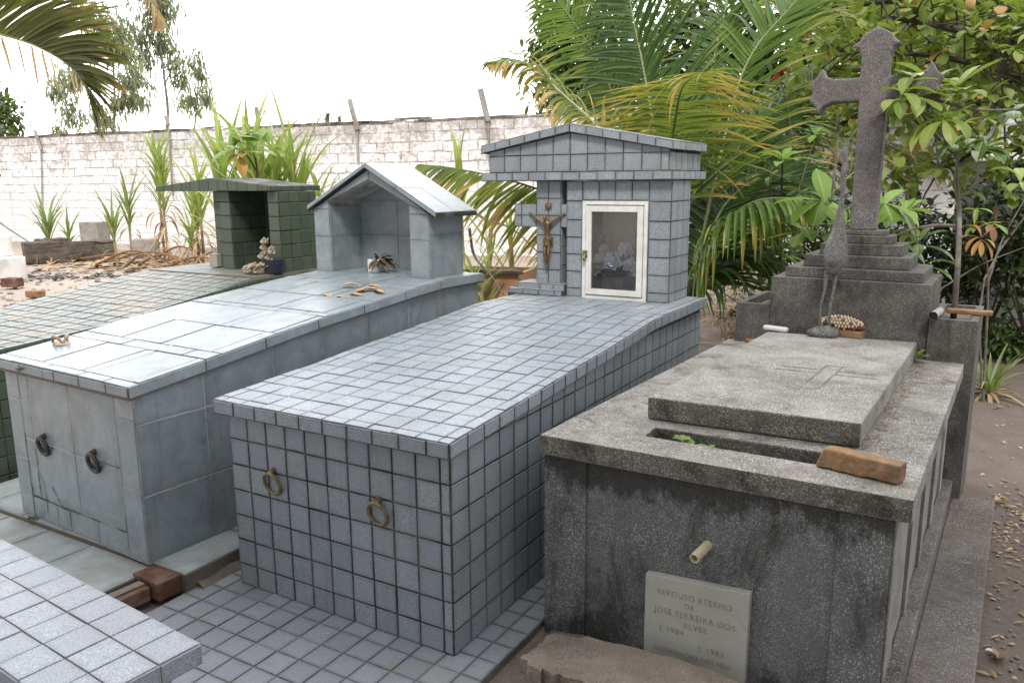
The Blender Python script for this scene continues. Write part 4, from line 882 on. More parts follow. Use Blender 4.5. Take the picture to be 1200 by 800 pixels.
# sprout in the slot
p0 = rw(.42, .20, .70); q = MB()
for k in range(3): q.tube([V((k * .03, 0, 0)), V((k * .035, -.005, .045 - k * .01))], .002, 5, m=0)
for k in range(15):
    a = k * 2.4; q.blade(V((.015 + .045 * (k % 3), .0, .045 - .012 * (k % 3))), (math.cos(a), math.sin(a), .55), random.uniform(.028, .05), .022, .35, 4, shape='obovate')
tag(q.build('seedling', 'bright_leaf', loc=p0), 'tiny bright green seedling sprouting in the open slot of the terrazzo slab', 'plant')
p0 = rw(1.005, 1.90, .762); q = MB()
for k in range(14):
    a = k * 2.4; q.blade(V((0, 0, .02 + .008 * (k % 4))), (math.cos(a), math.sin(a), .7), random.uniform(.03, .06), .012, .4, 4, shape='oval')
tag(q.build('weed_tuft', 'bright_leaf', loc=p0), 'small green weed between the lid and the right-hand trough', 'plant')
# pipe and tile on the right-hand trough
p0 = rw(1.045, 1.97, .992); q = MB(); q.tube([V((0, -.03, .0)), V((.02, .16, .0))], .02, 14, cap=False); q.tube([V((.002, -.029, 0)), V((.02, .15, 0))], .015, 14, m=1)
tag(q.build('clay_pipe', ['block', 'hole'], loc=p0), 'short grey pipe lying on the rim of the planter beside the stone steps', 'pipe')
p0 = rw(1.185, 2.20, .975); q = MB(weld=True); q.box(-.10, .10, -.03, .03, 0, .022); o = q.build('clay_tile', 'brick', loc=p0, rot=(0, 0, -.05), bevel=.005); rough_edges(o, .006, .05, 2); tag(o, 'flat orange clay tile lying on top of the right-hand trough', 'clay tile')
p0 = rw(.19, 1.98, .762); q = MB(weld=True); q.box(-.05, .05, -.03, .04, 0, .02); o = q.build('clay_tile', 'brick', loc=p0, rot=(0, 0, .6), bevel=.004); rough_edges(o, .005, .05, 2); tag(o, 'flat orange clay fragment between the lid and the left-hand trough', 'clay tile')

# ================================================================== LOW TOMB (front left)
zB = .42; bc = at(235, 754.5, z=zB); bt = empty('low_tiled_tomb', 'low tomb with large speckled lilac-grey tiles in the near left corner', 'tomb', bc, R(-4.4))
q = MB(); wB, dB, tB = 1.55, .36, .058
q.box(-wB, 0, -dB, 0, zB - tB, zB - .001)
bx_ = [-wB] + [-(1.29 * .917) + i * .1215 * .917 * .985 for i in range(0)] 
bx_ = sorted([0] + [-.1165 * i for i in range(1, 14)]); by_ = [-dB, -.243, -.122, 0]
q.grid_tiles(lambda u, v: V((u, v, zB)), bx_, by_, gap=.004, th=.005, tilt=.001); q.grid_tiles(lambda u, v: V((0, u, zB - tB + v)), by_, [0, tB + .003], gap=.005)
q.grid_tiles(lambda u, v: V((u, -dB, zB - tB + v)), bx_, [0, tB + .003], gap=.005); q.grid_tiles(lambda u, v: V((-u, 0, zB - tB + v)), [-b for b in reversed(bx_)], [0, tB + .003], gap=.005)
for o in (q.build('slab', ['pale_grout', 'lilac_tile'], loc=(0, 0, -zB)),): o.parent = bt
q = MB(); q.box(-wB + .05, -.06, -dB - .9, -.06, -.01, zB - tB - .001)
q.grid_tiles(lambda u, v: V((-.06, u, v)), rng(-dB - .9, -.06, .12), rng(-.01, zB - tB, .12), gap=.005); q.grid_tiles(lambda u, v: V((-u, -.06, v)), rng(.06, wB - .05, .12), rng(-.01, zB - tB, .12), gap=.005)
q.grid_tiles(lambda u, v: V((u, v, zB - tB - .001)), rng(-wB + .05, -.06, .1165), rng(-dB - .9, -dB, .12), gap=.005)
q.build('body', ['grout', 'lilac_tile'], loc=(0, 0, -zB)).parent = bt
# rusty red kerb piece at the floor step
q = MB(weld=True); q.box(-.095, .085, -.07, .055, 0, .078)
kb = empty('broken_kerb', 'rust-red broken kerb pieces in the angle between the two tiled floors', 'kerb', (-1.325, -.20, -.005), R(-4))
o = q.build('end_block', 'rust', bevel=.006); o.parent = kb; rough_edges(o, .008, .06, 3)
q = MB(weld=True); q.box(-.045, .045, -.80, -.077, .0, .06); o = q.build('rail', 'rust', bevel=.006); o.parent = kb; rough_edges(o, .006, .06, 4)
q = MB(weld=True); q.box(-.03, .012, -.62, -.08, .06, .068); o = q.build('rail_strip', 'rough_concrete', bevel=.003); o.parent = kb

q = MB(weld=True)
for i in range(46):
    y0_, y1_ = -.12 + i * .055, -.12 + (i + 1) * .055; h0_, h1_ = [.024 + .016 * mnoise.noise(V((y_ * 9, 0, 0))) for y_ in (y0_, y1_)]; w0_, w1_ = [.045 + .04 * mnoise.noise(V((y_ * 6, 4, 0))) for y_ in (y0_, y1_)]
    q.face([V((-1.212, y0_, h0_)), V((-1.212 + w0_ * .5, y0_, h0_ * .6)), V((-1.212 + w1_ * .5, y1_, h1_ * .6)), V((-1.212, y1_, h1_))], sm=True); q.face([V((-1.212 + w0_ * .5, y0_, h0_ * .6)), V((-1.212 + w0_, y0_, -.006)), V((-1.212 + w1_, y1_, -.006)), V((-1.212 + w1_ * .5, y1_, h1_ * .6))], sm=True)
stuff(q.build('dirt_drift', 'floor_grout'), 'brown dirt drifted along the step between the two tiled floors', 'dirt')
# ================================================================== BACK WALL
wl = empty('painted_block_wall', 'long white-painted block wall with worn brick top behind the plants', 'wall', (-15, 11.6, 0))
wa, wb = V((-40, 8.6, 0)), V((24, 16.75, 0)); wd = (wb - wa).normalized(); wn_ = V((wd.y, -wd.x, 0)); ln = (wb - wa).length
q = MB(); n = 120; tops = [3.0 + .05 * mnoise.noise(V((i * .9, 0, 0))) + .03 * mnoise.noise(V((i * 3.1, 5, 0))) for i in range(n + 1)]
def steps(i): return tops[i]
for i in range(n):
    u0, u1 = ln * i / n, ln * (i + 1) / n; a, c = wa + wd * u0, wa + wd * u1; t0, t1 = steps(i), steps(i + 1); bk = -wn_ * .18
    q.face([V((a.x, a.y, -.2)), V((c.x, c.y, -.2)), V((c.x, c.y, t1)), V((a.x, a.y, t0))], [(u0, -.2), (u1, -.2), (u1, t1), (u0, t0)])
    q.face([V((a.x, a.y, t0)), V((c.x, c.y, t1)), V((c.x, c.y, t1)) + bk, V((a.x, a.y, t0)) + bk], [(u0, t0), (u1, t1), (u1, t1 + .18), (u0, t0 + .18)], m=1)
    q.face([V((c.x, c.y, -.2)) + bk, V((a.x, a.y, -.2)) + bk, V((a.x, a.y, t0)) + bk, V((c.x, c.y, t1)) + bk], [(u1, -.2), (u0, -.2), (u0, t0), (u1, t1)])
    if i % 3 != 1:
        cc = MB
under(q.build('blocks', ['painted_blocks', 'timber']), wl)
q = MB()
for i in range(260):                                              # chipped dark coping crust
    u = random.uniform(0, ln); a = wa + wd * u - wn_ * .02; t_ = steps(min(n, int(u / ln * n))); h = random.uniform(.0, .035); w_ = random.uniform(.25, .9)
    c = a + wd * w_; q.face([a + V((0, 0, t_ - .03)) + wn_ * .035, c + V((0, 0, t_ - .03)) + wn_ * .035, c + V((0, 0, t_ + h)) + wn_ * .035, a + V((0, 0, t_ + h * .8)) + wn_ * .035])
    q.face([a + V((0, 0, t_ + h * .8)) + wn_ * .035, c + V((0, 0, t_ + h)) + wn_ * .035, c + V((0, 0, t_ + h * .9)) - wn_ * .12, a + V((0, 0, t_ + h * .8)) - wn_ * .12])
under(q.build('coping', 'coping'), wl)
def on_wall(x, y_):  # where the sight line meets the wall face
    r_ = FW + RT * ((x - 600) / FPX) - UP * ((y_ - 400) / FPX); d0 = (wa - CAM).dot(wn_) / r_.dot(wn_); return CAM + r_ * d0
for (bx0, by0, tx, ty, th) in ((52, 270, 50, 172, .07), (204, 230, 199, 142, .09), (309, 190, 304, 142, .09), (421, 190, 420, 147, .10), (575, 190, 573, 137, .10)):
    p0 = on_wall(bx0, by0) + wn_ * .05; p1 = on_wall(tx, ty) + wn_ * .05; q = MB(); q.tube([p0, p1], th * .28, 6)
    tip = {50: (43, 153), 199: (196, 136), 304: (302, 126), 420: (411, 117), 573: (564, 105)}[tx]
    p2 = on_wall(*tip) + wn_ * .05; q.tube([p1 + V((0, 0, -.1)), p2], th * .75, 4); under(q.build('post', 'block'), wl)
# mossy grey wall at the right
ms_ = empty('mossy_wall', 'low mossy grey concrete wall beyond the right-hand bushes', 'wall', at(1180, 372, z=0))
q = MB(); a, c = at(1105, 378, z=-.05), at(1420, 400, z=-.05); d = (c - a).normalized(); nn = V((d.y, -d.x, 0))
for i in range(12):
    p, p2 = a + (c - a) * (i / 12), a + (c - a) * ((i + 1) / 12); h0, h1 = 1.9 + .06 * mnoise.noise(V((i, 1, 0))), 1.9 + .06 * mnoise.noise(V((i + 1, 1, 0)))
    q.face([p, p2, p2 + V((0, 0, h1)), p + V((0, 0, h0))], sm=False); q.face([p + V((0, 0, h0)), p2 + V((0, 0, h1)), p2 + V((0, 0, h1)) - nn * .2, p + V((0, 0, h0)) - nn * .2])
q.face([a, a + V((0, 0, 1.9)), a + V((0, 0, 1.9)) - nn * .2, a - nn * .2]); under(q.build('concrete', 'mossy_wall'), ms_)

# ================================================================== VEGETATION
def bez(P, n):
    """smooth path through the points (Catmull-Rom)"""
    P = [V(p) for p in P]; P = [P[0] * 2 - P[1]] + P + [P[-1] * 2 - P[-2]]; out = []
    m_ = len(P) - 3
    for i in range(n + 1):
        t = i / n * m_; k = min(int(t), m_ - 1); t -= k; a, b_, c, d = P[k:k + 4]
        out.append(.5 * ((2 * b_) + (c - a) * t + (2 * a - 5 * b_ + 4 * c - d) * t * t + (3 * b_ - a - 3 * c + d) * t ** 3))
    return out
def frond(parent, path, mat, n=58, ll=.75, droop=.55, w=.032, rmat='rachis', rad=.016, start=.12, sides=(1, -1), fwd=.75, name='frond', lift=.15, ref=None, curl=0, droop2=None, dead=0):
    pts = bez(path, 40); q = MB(); rr_ = [rad * (1 - .82 * i / 40) for i in range(41)]
    q.tube(pts, rr_, 6, m=1)
    ref = V(ref) if ref is not None else V((0, 0, 1))
    for i in range(n):
        t = start + (1 - start) * (i + .3 * random.random()) / n; k = min(39, int(t * 40)); p = pts[k].lerp(pts[k + 1], t * 40 - k)
        tan = (pts[k + 1] - pts[k]).normalized(); sd = tan.cross(ref)
        sd = sd.normalized() if sd.length > 1e-3 else V((1, 0, 0)); upv = sd.cross(tan)
        env = (math.sin(math.pi * min(1, (.10 + .9 * t)) ** .8)) ** .55 if t < .98 else .3
        for s2 in sides:
            l = ll * env * random.uniform(.86, 1.06); dr = (droop if s2 > 0 or droop2 is None else droop2) * random.uniform(.6, 1.4)
            d = sd * s2 * (1 - .25 * t) + tan * fwd * (.55 + .75 * t) + upv * lift * random.uniform(.3, 1.7)
            d = d + V((random.gauss(0, .05), random.gauss(0, .05), random.gauss(0, .05)))
            rn = (random.random(), random.random())
            if dead and random.random() < dead * (t ** 2): rn = (1, 1); dr *= 2.4
            tr_ = random.random()
            if tr_ < .05: continue
            if tr_ < .17: dr *= 2.6; l *= random.uniform(.6, 1)
            q.blade(p, d, l, w * random.uniform(.7, 1.2), dr, 6, 0, .22, 'palm', side=d.cross(upv) if d.cross(upv).length > .01 else None, rn=rn)
    o = q.build(name, [mat, rmat]); under(o, parent); return o
P = lambda x, y_, d: at(x, y_, d=d)
pal = empty('coconut_palm', 'young coconut palm with arching green and yellowing fronds behind the tiled shrine', 'palm tree', at(795, 420, d=6.2))
pal.location.z = -.03
q = MB(); base = V(pal.location); q.tube([base + V((0, 0, -.05)), base + V((0, 0, .25)), base + V((.02, 0, .6)), base + V((.02, .02, .95))], [.17, .14, .12, .08], 14, wob=.15); under(q.build('trunk', 'dark_bark'), pal)
cr_ = base + V((.02, 0, .62))
FR = [  # path after the crown, material, options
    ([P(715, 170, 6.1), P(660, 112, 6.0), P(612, 74, 5.9), P(574, 74, 5.8)], 'palm_yellow', dict(ll=.55, droop=1.0, rmat='rachis_pale', rad=.022, ref=(0, -.35, 1), start=.35)),
    ([P(757, 95, 6.6), P(738, 0, 6.9), P(715, -130, 7.2)], 'palm_dark', dict(ll=.98, n=84, droop=.35, ref=(-.3, -.9, .3), w=.036, fwd=.7, start=.2)),
    ([P(787, 190, 5.9), P(793, 130, 5.6), P(803, 98, 5.2), P(830, 84, 4.8)], 'palm_yellow', dict(ll=.82, n=62, droop=.4, ref=(.1, -.2, 1), fwd=.18, dead=.6, start=.3, lift=.05, w=.027)),
    ([P(872, 82, 6.4), P(930, 5, 6.5), P(1000, -70, 6.6)], 'palm_green', dict(ll=.85, n=76, droop=.4, ref=(-.3, -.9, .4), w=.034, start=.25)),
    ([P(838, 280, 5.85), P(872, 242, 5.6), P(915, 232, 5.4), P(962, 240, 5.2)], 'palm_green', dict(ll=.62, droop=1.5, lift=-.1, dead=.6, start=.2, ref=(0, 0, 1))),
    ([P(700, 252, 5.9), P(610, 215, 5.75), P(535, 198, 5.6), P(492, 193, 5.5)], 'palm_yellow', dict(ll=.70, n=90, droop=.55, ref=(-.4, -.8, .35), sides=(-1,), fwd=.8, start=.1, w=.03)),
    ([P(900, 185, 6.9), P(985, 160, 7.1), P(1060, 178, 7.3), P(1110, 205, 7.4)], 'palm_yellow', dict(ll=.75, droop=.7, ref=(-.2, -.7, .8), start=.2)),
    ([P(835, 80, 7.2), P(862, -40, 7.6), P(880, -140, 7.9)], 'palm_dark', dict(ll=.9, n=76, droop=.4, ref=(-.3, -.9, .2), start=.2)),
    ([P(880, 240, 6.4), P(940, 222, 6.5), P(1000, 262, 6.5)], 'palm_dark', dict(ll=.8, droop=.9, ref=(0, -.3, 1), start=.15)),
    ([P(905, 130, 7.0), P(975, 85, 7.2), P(1045, 80, 7.3)], 'palm_yellow', dict(ll=.7, droop=.6, ref=(-.3, -.8, .6), start=.25)),
    ([P(712, 95, 7.1), P(668, 20, 7.4), P(628, -30, 7.6)], 'palm_green', dict(ll=.75, droop=.7, ref=(-.2, -.8, .4), start=.3)),
    ([P(860, 300, 6.0), P(900, 300, 5.9), P(935, 330, 5.8)], 'palm_dark', dict(ll=.6, droop=1.1, start=.1, ref=(0, 0, 1))),
    ([P(845, 195, 6.6), P(900, 140, 6.7), P(960, 150, 6.8)], 'palm_dark', dict(ll=.85, droop=.5, ref=(-.3, -.8, .4), start=.2)),
    ([P(850, 240, 6.2), P(900, 205, 6.2), P(950, 212, 6.2)], 'palm_dark', dict(ll=.8, droop=.6, ref=(-.3, -.8, .4), start=.15)),
    ([P(770, 190, 6.9), P(742, 110, 7.3), P(690, 90, 7.6)], 'palm_dark', dict(ll=.7, droop=.8, ref=(-.2, -.8, .4), start=.25)),
]
for pth, mt, kw in FR: frond(pal, [cr_ + V((0, 0, -.1)), cr_.lerp(pth[0], .45) + V((0, 0, .05))] + pth, mt, **kw)

# hanging frond of a palm standing outside, upper left
np_ = empty('leaning_palm', 'palm with a browning frond drooping over the upper left corner', 'palm tree', at(-330, 380, d=6.5)); np_.location.z = -.03
bb_ = V(np_.location); crn = P(-300, -60, 6.3)
q = MB(); q.tube(bez([bb_, bb_.lerp(crn, .5) + V((-.1, 0, 0)), crn], 12), [.16 - .005 * i for i in range(13)], 12, wob=.1); under(q.build('trunk', 'bark'), np_)
frond(np_, [crn, P(-120, 20, 6.2), P(0, 41, 6.1), P(58, 62, 6.05), P(95, 92, 6.0), P(112, 140, 6.0)], 'palm_near', n=125, ll=.95, droop=.42, ref=(-.45, -.85, .15), start=.25, sides=(-1,), fwd=1.05, lift=.0, w=.034, rad=.013)
frond(np_, [crn, P(-125, 24, 6.25), P(0, 44, 6.15), P(58, 64, 6.08), P(95, 94, 6.02), P(112, 140, 6.02)], 'palm_dry', n=12, ll=.34, droop=1.2, ref=(-.45, -.85, .15), start=.4, sides=(1,), fwd=.5, lift=0, w=.026, rad=.006, dead=.8)
frond(np_, [crn, P(-100, -60, 6.0), P(60, -60, 5.8), P(150, -35, 5.7), P(180, 8, 5.7), P(186, 34, 5.7)], 'palm_dry', n=22, ll=.26, droop=1.3, start=.62, w=.014, rad=.008)

# ---- broad-leaved trees
def rosette(q, c, d, n=7, ln=.17, w=.075, m=0, droop=.5, spread=1.0, m2=None, p2=0):
    d = V(d).normalized(); a = d.orthogonal().normalized(); b_ = d.cross(a); o0 = random.uniform(0, 6.28)
    for k in range(n):
        t = o0 + k * 2.4; dd = (a * math.cos(t) + b_ * math.sin(t)) * spread + d * random.uniform(.1, .8)
        q.blade(V(c) + d * random.uniform(-.03, .03), dd, ln * random.uniform(.65, 1.15), w * random.uniform(.8, 1.15), droop * random.uniform(.4, 1.6), 6, m2 if m2 is not None and random.random() < p2 else m, random.choice((.12, .18, -.06)), 'obovate')
al = empty('almond_tree', 'broad-leaved tree with mottled yellow-green leaves filling the upper right corner', 'tree', at(1330, 430, d=7.0)); al.location.z = -.03
tb = V(al.location); q = MB()
fork = P(1290, 120, 6.8)
q.tube(bez([tb, tb.lerp(fork, .5) + V((.08, 0, 0)), fork], 10), [.14 - .005 * i for i in range(11)], 10, wob=.12)
LIMB = [([P(1200, 55, 6.4), P(1150, 42, 6.2), P(1095, 30, 6.2), P(1040, 20, 6.3)], .05), ([P(1210, 100, 6.6), P(1130, 72, 6.6), P(1050, 62, 6.9), P(985, 60, 7.1)], .04), ([P(1230, 0, 6.8), P(1160, -25, 6.9), P(1060, -30, 7.1)], .05),
        ([P(1220, 170, 6.4), P(1160, 178, 6.3), P(1100, 200, 6.3)], .03), ([P(1205, 30, 6.0), P(1175, 75, 5.9), P(1165, 130, 5.9)], .025), ([P(1150, 90, 7.4), P(1050, 120, 7.6), P(985, 145, 7.7), P(930, 150, 7.8)], .03),
        ([P(1200, 20, 7.6), P(1090, 0, 7.8), P(980, 10, 8.0), P(900, 20, 8.1)], .04)]
tips = []
for pth, rd in LIMB:
    pp = bez([fork] + pth, 16); q.tube(pp, [rd * (1 - .75 * i / 16) for i in range(17)], 7, wob=.1)
    for k in range(4, 17):
        for j in range(3):
            dd = V((random.gauss(0, 1), random.gauss(0, 1), random.gauss(.15, .8))).normalized() * random.uniform(.12, .48); e = pp[k] + dd
            q.tube([pp[k], pp[k] + dd * .5 + V((0, 0, .03)), e], [.010, .007, .004], 5); tips.append((e, dd))
under(q.build('trunk', 'dark_bark'), al)
q = MB()
for e, dd in tips:
    rosette(q, e, dd + V((0, 0, .25)), n=random.randint(4, 7), ln=random.uniform(.11, .18), w=.08, m2=1, p2=.04, droop=.7)
for k in range(330):
    e = P(random.uniform(925, 1240), random.uniform(-60, 215), random.uniform(6.6, 8.6)); rosette(q, e, (random.gauss(0, 1), random.gauss(0, 1), .6), n=random.randint(4, 6), ln=random.uniform(.12, .2), w=.095, m2=1, p2=.05, droop=.7)
for k in range(120):
    e = P(random.uniform(960, 1240), random.uniform(-60, 130), random.uniform(8.8, 9.8)); rosette(q, e, (random.gauss(0, 1), random.gauss(0, 1), .6), n=6, ln=.2, w=.12, m=2, droop=.7)
under(q.build('crown', ['almond', 'almond_red', 'almond_deep']), al)
q = MB(); p0 = P(1137, 4, 5.9); q.ball(p0, .05, 8, sc=(.7, .7, 1.1)); under(q.build('fruit', 'fruit'), al)

# sapling in the right-hand trough
sb = rw(1.115, 2.25, .94); sl = empty('almond_sapling', 'slender sapling with big dark leaves growing from the right-hand planter trough', 'sapling', sb)
tp_ = [sb, sb + V((-.005, .0, .30)), P(1124, 252, 4.25), P(1121, 205, 4.2), P(1124, 176, 4.15)]
q = MB(); q.tube(bez(tp_, 14), [.015 - .0006 * i for i in range(15)], 8, wob=.2)
brs = [[P(1124, 265, 4.25), P(1100, 264, 4.25), P(1070, 268, 4.25), P(1046, 278, 4.2)], [P(1123, 195, 4.2), P(1150, 178, 4.15), P(1152, 170, 4.1)], [P(1123, 185, 4.2), P(1090, 150, 4.1), P(1075, 108, 4.05), P(1100, 112, 4.0)],
       [P(1152, 170, 4.1), P(1175, 140, 4.1), P(1205, 128, 4.1)], [P(1075, 108, 4.05), P(1140, 128, 4.05), P(1200, 128, 4.1)], [P(1123, 180, 4.15), P(1108, 165, 4.05), P(1105, 150, 4.0)]]
for pp in brs: q.tube(bez(pp, 10), [.011 - .0006 * i for i in range(11)], 6, wob=.2)
under(q.build('trunk', 'bark'), sl)
q = MB()
for (x, y_, d, n, ln, m_, dr) in ((1078, 112, 4.0, 10, .20, 0, 1.0), (1105, 140, 3.95, 9, .20, 0, 1.1), (1152, 170, 4.05, 9, .17, 1, .8), (1118, 172, 4.05, 6, .15, 1, 1.0), (1120, 110, 4.1, 8, .2, 0, .6), (1062, 135, 4.1, 7, .17, 0, 1.0), (1186, 135, 4.1, 6, .16, 1, .7),
                                 (1195, 215, 4.6, 6, .17, 0, .7), (1090, 98, 4.15, 6, .19, 0, .4), (1056, 112, 3.95, 7, .17, 0, .9), (1068, 94, 4.0, 6, .16, 0, .5)):
    rosette(q, P(x, y_, d), (random.uniform(-.2, .2), -.35, .75), n=n, ln=ln, w=ln * .42, m=m_, droop=dr)
for x, y_ in ((1152, 250), (1140, 245), (1163, 262), (1148, 266), (1128, 247)): q.blade(P(x, y_, 4.3), (random.uniform(-1, 1), -.3, random.uniform(-.1, .7)), .11, .04, .6, 5, 2, .12, 'obovate')
under(q.build('crown', ['almond', 'almond_deep', 'bright_leaf']), sl)

def shrub(name, label, p0, mats, leaves, stems, cat='shrub', group=None, stem_mat='dark_bark'):
    o = empty(name, label, cat, p0, 0, group); q = MB()
    for pp, r_ in stems: q.tube(bez(pp, 8), [r_ * (1 - .08 * i) for i in range(9)], 6, wob=.2)
    under(q.build('stem', stem_mat), o); q = MB()
    for c, d, n, ln, w_, m_, dr in leaves: rosette(q, c, d, n=n, ln=ln, w=w_, m=m_, droop=dr)
    under(q.build('leaves', mats), o); return o
b0 = at(1000, 420, d=5.2); b0.z = -.03
shrub('broadleaf_shrub', 'shrub with large bright green leaves right behind the stone cross', b0, ['bright_leaf', 'almond_deep'],
      [(P(965, 238, 5.0), (-.3, -.6, .5), 6, .26, .13, 0, .5), (P(1035, 240, 5.0), (.3, -.6, .6), 7, .27, .14, 0, .5), (P(990, 265, 5.1), (0, -.5, .7), 6, .25, .12, 0, .7), (P(1075, 285, 5.0), (.3, -.4, .6), 7, .24, .07, 1, .6), (P(940, 270, 5.1), (-.4, -.5, .6), 5, .22, .09, 0, .6),
       (P(1060, 250, 5.3), (.2, -.4, .8), 6, .22, .1, 0, .6), (P(1085, 310, 5.2), (.2, -.6, .5), 6, .2, .08, 1, .7)],
      [([b0, b0.lerp(P(965, 245, 5.0), .5) + V((0, .1, 0)), P(965, 240, 5.0)], .015), ([b0, P(1010, 320, 5.2), P(1035, 243, 5.0)], .015), ([b0, P(1050, 330, 5.2), P(1075, 288, 5.0)], .012), ([b0, P(950, 330, 5.3), P(940, 270, 5.1)], .010)])
b0 = at(925, 430, d=5.9); b0.z = -.03
shrub('frangipani', 'thin-stemmed shrub with an upright tuft of narrow green leaves left of the cross', b0, ['bright_leaf', 'almond_deep'],
      [(P(917, 188, 5.7), (0, -.2, 1), 10, .25, .07, 0, .5), (P(900, 205, 5.8), (-.3, -.2, .8), 7, .2, .06, 1, .7), (P(935, 225, 5.8), (.3, -.3, .8), 7, .2, .06, 1, .7), (P(955, 160, 6.2), (.3, -.3, .8), 6, .15, .07, 0, .7)],
      [([b0, P(915, 300, 5.9), P(917, 190, 5.7)], .02), ([P(915, 290, 5.9), P(905, 240, 5.8), P(900, 206, 5.8)], .012), ([P(917, 260, 5.8), P(930, 240, 5.8), P(955, 160, 6.2)], .012)])
b0 = at(985, 425, d=6.6); b0.z = -.03
br_ = [([b0, P(975, 280, 6.6), P(978, 200, 6.6), P(985, 130, 6.7)], .022), ([P(978, 210, 6.6), P(950, 185, 6.5), P(935, 190, 6.5)], .010), ([P(978, 195, 6.6), P(1005, 150, 6.5), P(1030, 140, 6.5)], .010), ([P(976, 230, 6.6), P(995, 205, 6.5), P(1000, 160, 6.5)], .009), ([P(978, 180, 6.6), P(955, 150, 6.6), P(945, 135, 6.6)], .008), ([P(978, 205, 6.6), P(960, 210, 6.5), P(940, 165, 6.5)], .007)]
shrub('bare_bush', 'sparse bush of bare grey twigs behind the bird statue', b0, ['almond', 'almond_red'],
      [(P(random.uniform(935, 1035), random.uniform(115, 215), 6.6), (random.gauss(0, 1), -.3, .7), 3, .10, .06, 0, .7) for k in range(26)] + [(P(random.uniform(935, 1035), random.uniform(130, 215), 6.6), (random.gauss(0, 1), -.3, .3), 1, .12, .06, 1, .9) for k in range(5)], br_, stem_mat='bark')
q = MB(); p0 = P(914, 90, 6.3)
for k in range(9): bloom(q, p0 + V((random.gauss(0, .03), random.gauss(0, .03), random.gauss(0, .03))), .03, n=6)
rb = empty('red_flower_spray', 'small cluster of red flowers among the palm fronds above the tuft shrub', 'flower', p0); under(q.build('petals', 'flower_red'), rb)
q = MB(); q.tube(bez([p0, P(925, 140, 6.3), P(932, 240, 6.2), V((at(930, 420, d=6.2).x, at(930, 420, d=6.2).y, -.03))], 12), .008, 6); under(q.build('stem', 'dark_bark'), rb)
# croton, dark bushes and ground cover at the right
b0 = at(1160, 400, d=6.0); b0.z = -.03
shrub('croton', 'leggy shrub with drooping rusty orange leaves beyond the right-hand trough', b0, ['dry_brown', 'almond_red', 'almond'],
      [(P(1150, 280, 5.8), (0, -.4, .2), 8, .2, .045, 1, 1.3), (P(1140, 262, 5.9), (-.3, -.4, .5), 5, .15, .04, 2, .9), (P(1165, 262, 5.9), (.5, -.4, .3), 6, .18, .045, 0, 1.0), (P(1182, 225, 6.0), (.3, -.4, .6), 5, .14, .05, 2, .7)],
      [([b0, P(1158, 330, 5.9), P(1150, 282, 5.8)], .012), ([P(1158, 330, 5.9), P(1175, 280, 5.9), P(1200, 235, 6.0)], .010), ([b0, P(1150, 340, 5.9), P(1195, 262, 5.9), P(1225, 230, 5.9)], .010), ([P(1100, 340, 6), P(1150, 310, 5.9), P(1200, 290, 5.9)], .007)], stem_mat='bark')
def leafy(name, label, p0, rx_, rz2, n, mat, ln=.1, w_=.05, cat='bush', group=None, h=.5):
    o = empty(name, label, cat, p0, 0, group); q = MB()
    for k in range(n):
        v = V((random.gauss(0, 1), random.gauss(0, 1), random.gauss(0, 1))).normalized() * random.random() ** .45
        c = V(p0) + V((v.x * rx_, v.y * rx_, h + v.z * rz2)) + V((mnoise.noise(v * 3), mnoise.noise(v * 3 + V((9, 0, 0))), 0)) * rx_ * .4
        if c.z < .0: continue
        d = V((random.gauss(0, 1), random.gauss(0, 1), random.gauss(.3, .7))); q.blade(c, d, ln * random.uniform(.6, 1.3), w_ * random.uniform(.7, 1.2), .5, 4, 0, .12, 'oval')
    under(q.build('leaves', mat), o)
    q = MB()
    for k in range(7): q.tube([V(p0), V(p0) + V((random.gauss(0, .3) * rx_, random.gauss(0, .3) * rx_, h * .6)), V(p0) + V((random.gauss(0, .6) * rx_, random.gauss(0, .6) * rx_, h + rz2 * .5))], [.015, .01, .004], 5)
    under(q.build('stem', 'dark_bark'), o); return o
def gp(x, d):
    p = at(x, 400, d=d); p.z = -.03; return p
leafy('dark_bush', 'dark green bush against the mossy wall, right of the sapling trunk', gp(1150, 8.4), .75, .75, 1300, 'bush', .11, .055, h=1.0)
leafy('dark_bush', 'dark green bush behind the stepped pedestal, left of the sapling trunk', gp(1085, 8.0), .6, .55, 900, 'bush', .11, .055, h=.85)
leafy('fern_clump', 'low bright green clump on the ground at the foot of the mossy wall', gp(1172, 7.6), .42, .18, 500, 'almond_deep', .11, .04, h=.2)
leafy('dark_bush', 'tall dark thicket at the far right edge behind the rusty-leaved shrub', gp(1215, 7.4), .65, .8, 1200, 'bush', .12, .06, h=1.25)
leafy('dark_bush', 'dark leafy bush behind the palm fronds left of the stone cross', gp(925, 8.6), .9, .9, 1500, 'bush', .12, .06, h=1.0)
leafy('dark_bush', 'dark leafy bush straight behind the tall stone cross', gp(1020, 8.8), .8, .8, 1100, 'bush', .12, .06, h=.9)
# agave-like rosette
b0 = at(1158, 466, z=-.02); ag = empty('spiky_rosette', 'grey-green rosette plant with long narrow arching leaves on the bare earth', 'plant', b0); q = MB()
for k in range(20):
    a = k * 2.4; q.blade(b0 + V((0, 0, .03)), (math.cos(a), math.sin(a), random.uniform(.5, 2.6)), random.uniform(.35, .55), .035, random.uniform(.4, 1.0), 8, 0, .2, 'strap')
under(q.build('leaves', 'cane_dark'), ag); q = MB()
for k in range(12):
    a = k * 2.4; q.blade(b0 + V((0, 0, .05)), (math.cos(a), math.sin(a), random.uniform(-.1, .4)), random.uniform(.15, .4), .035, .8, 6, 0, .15, 'strap')
under(q.build('dry_leaves', 'dry_leaf'), ag)

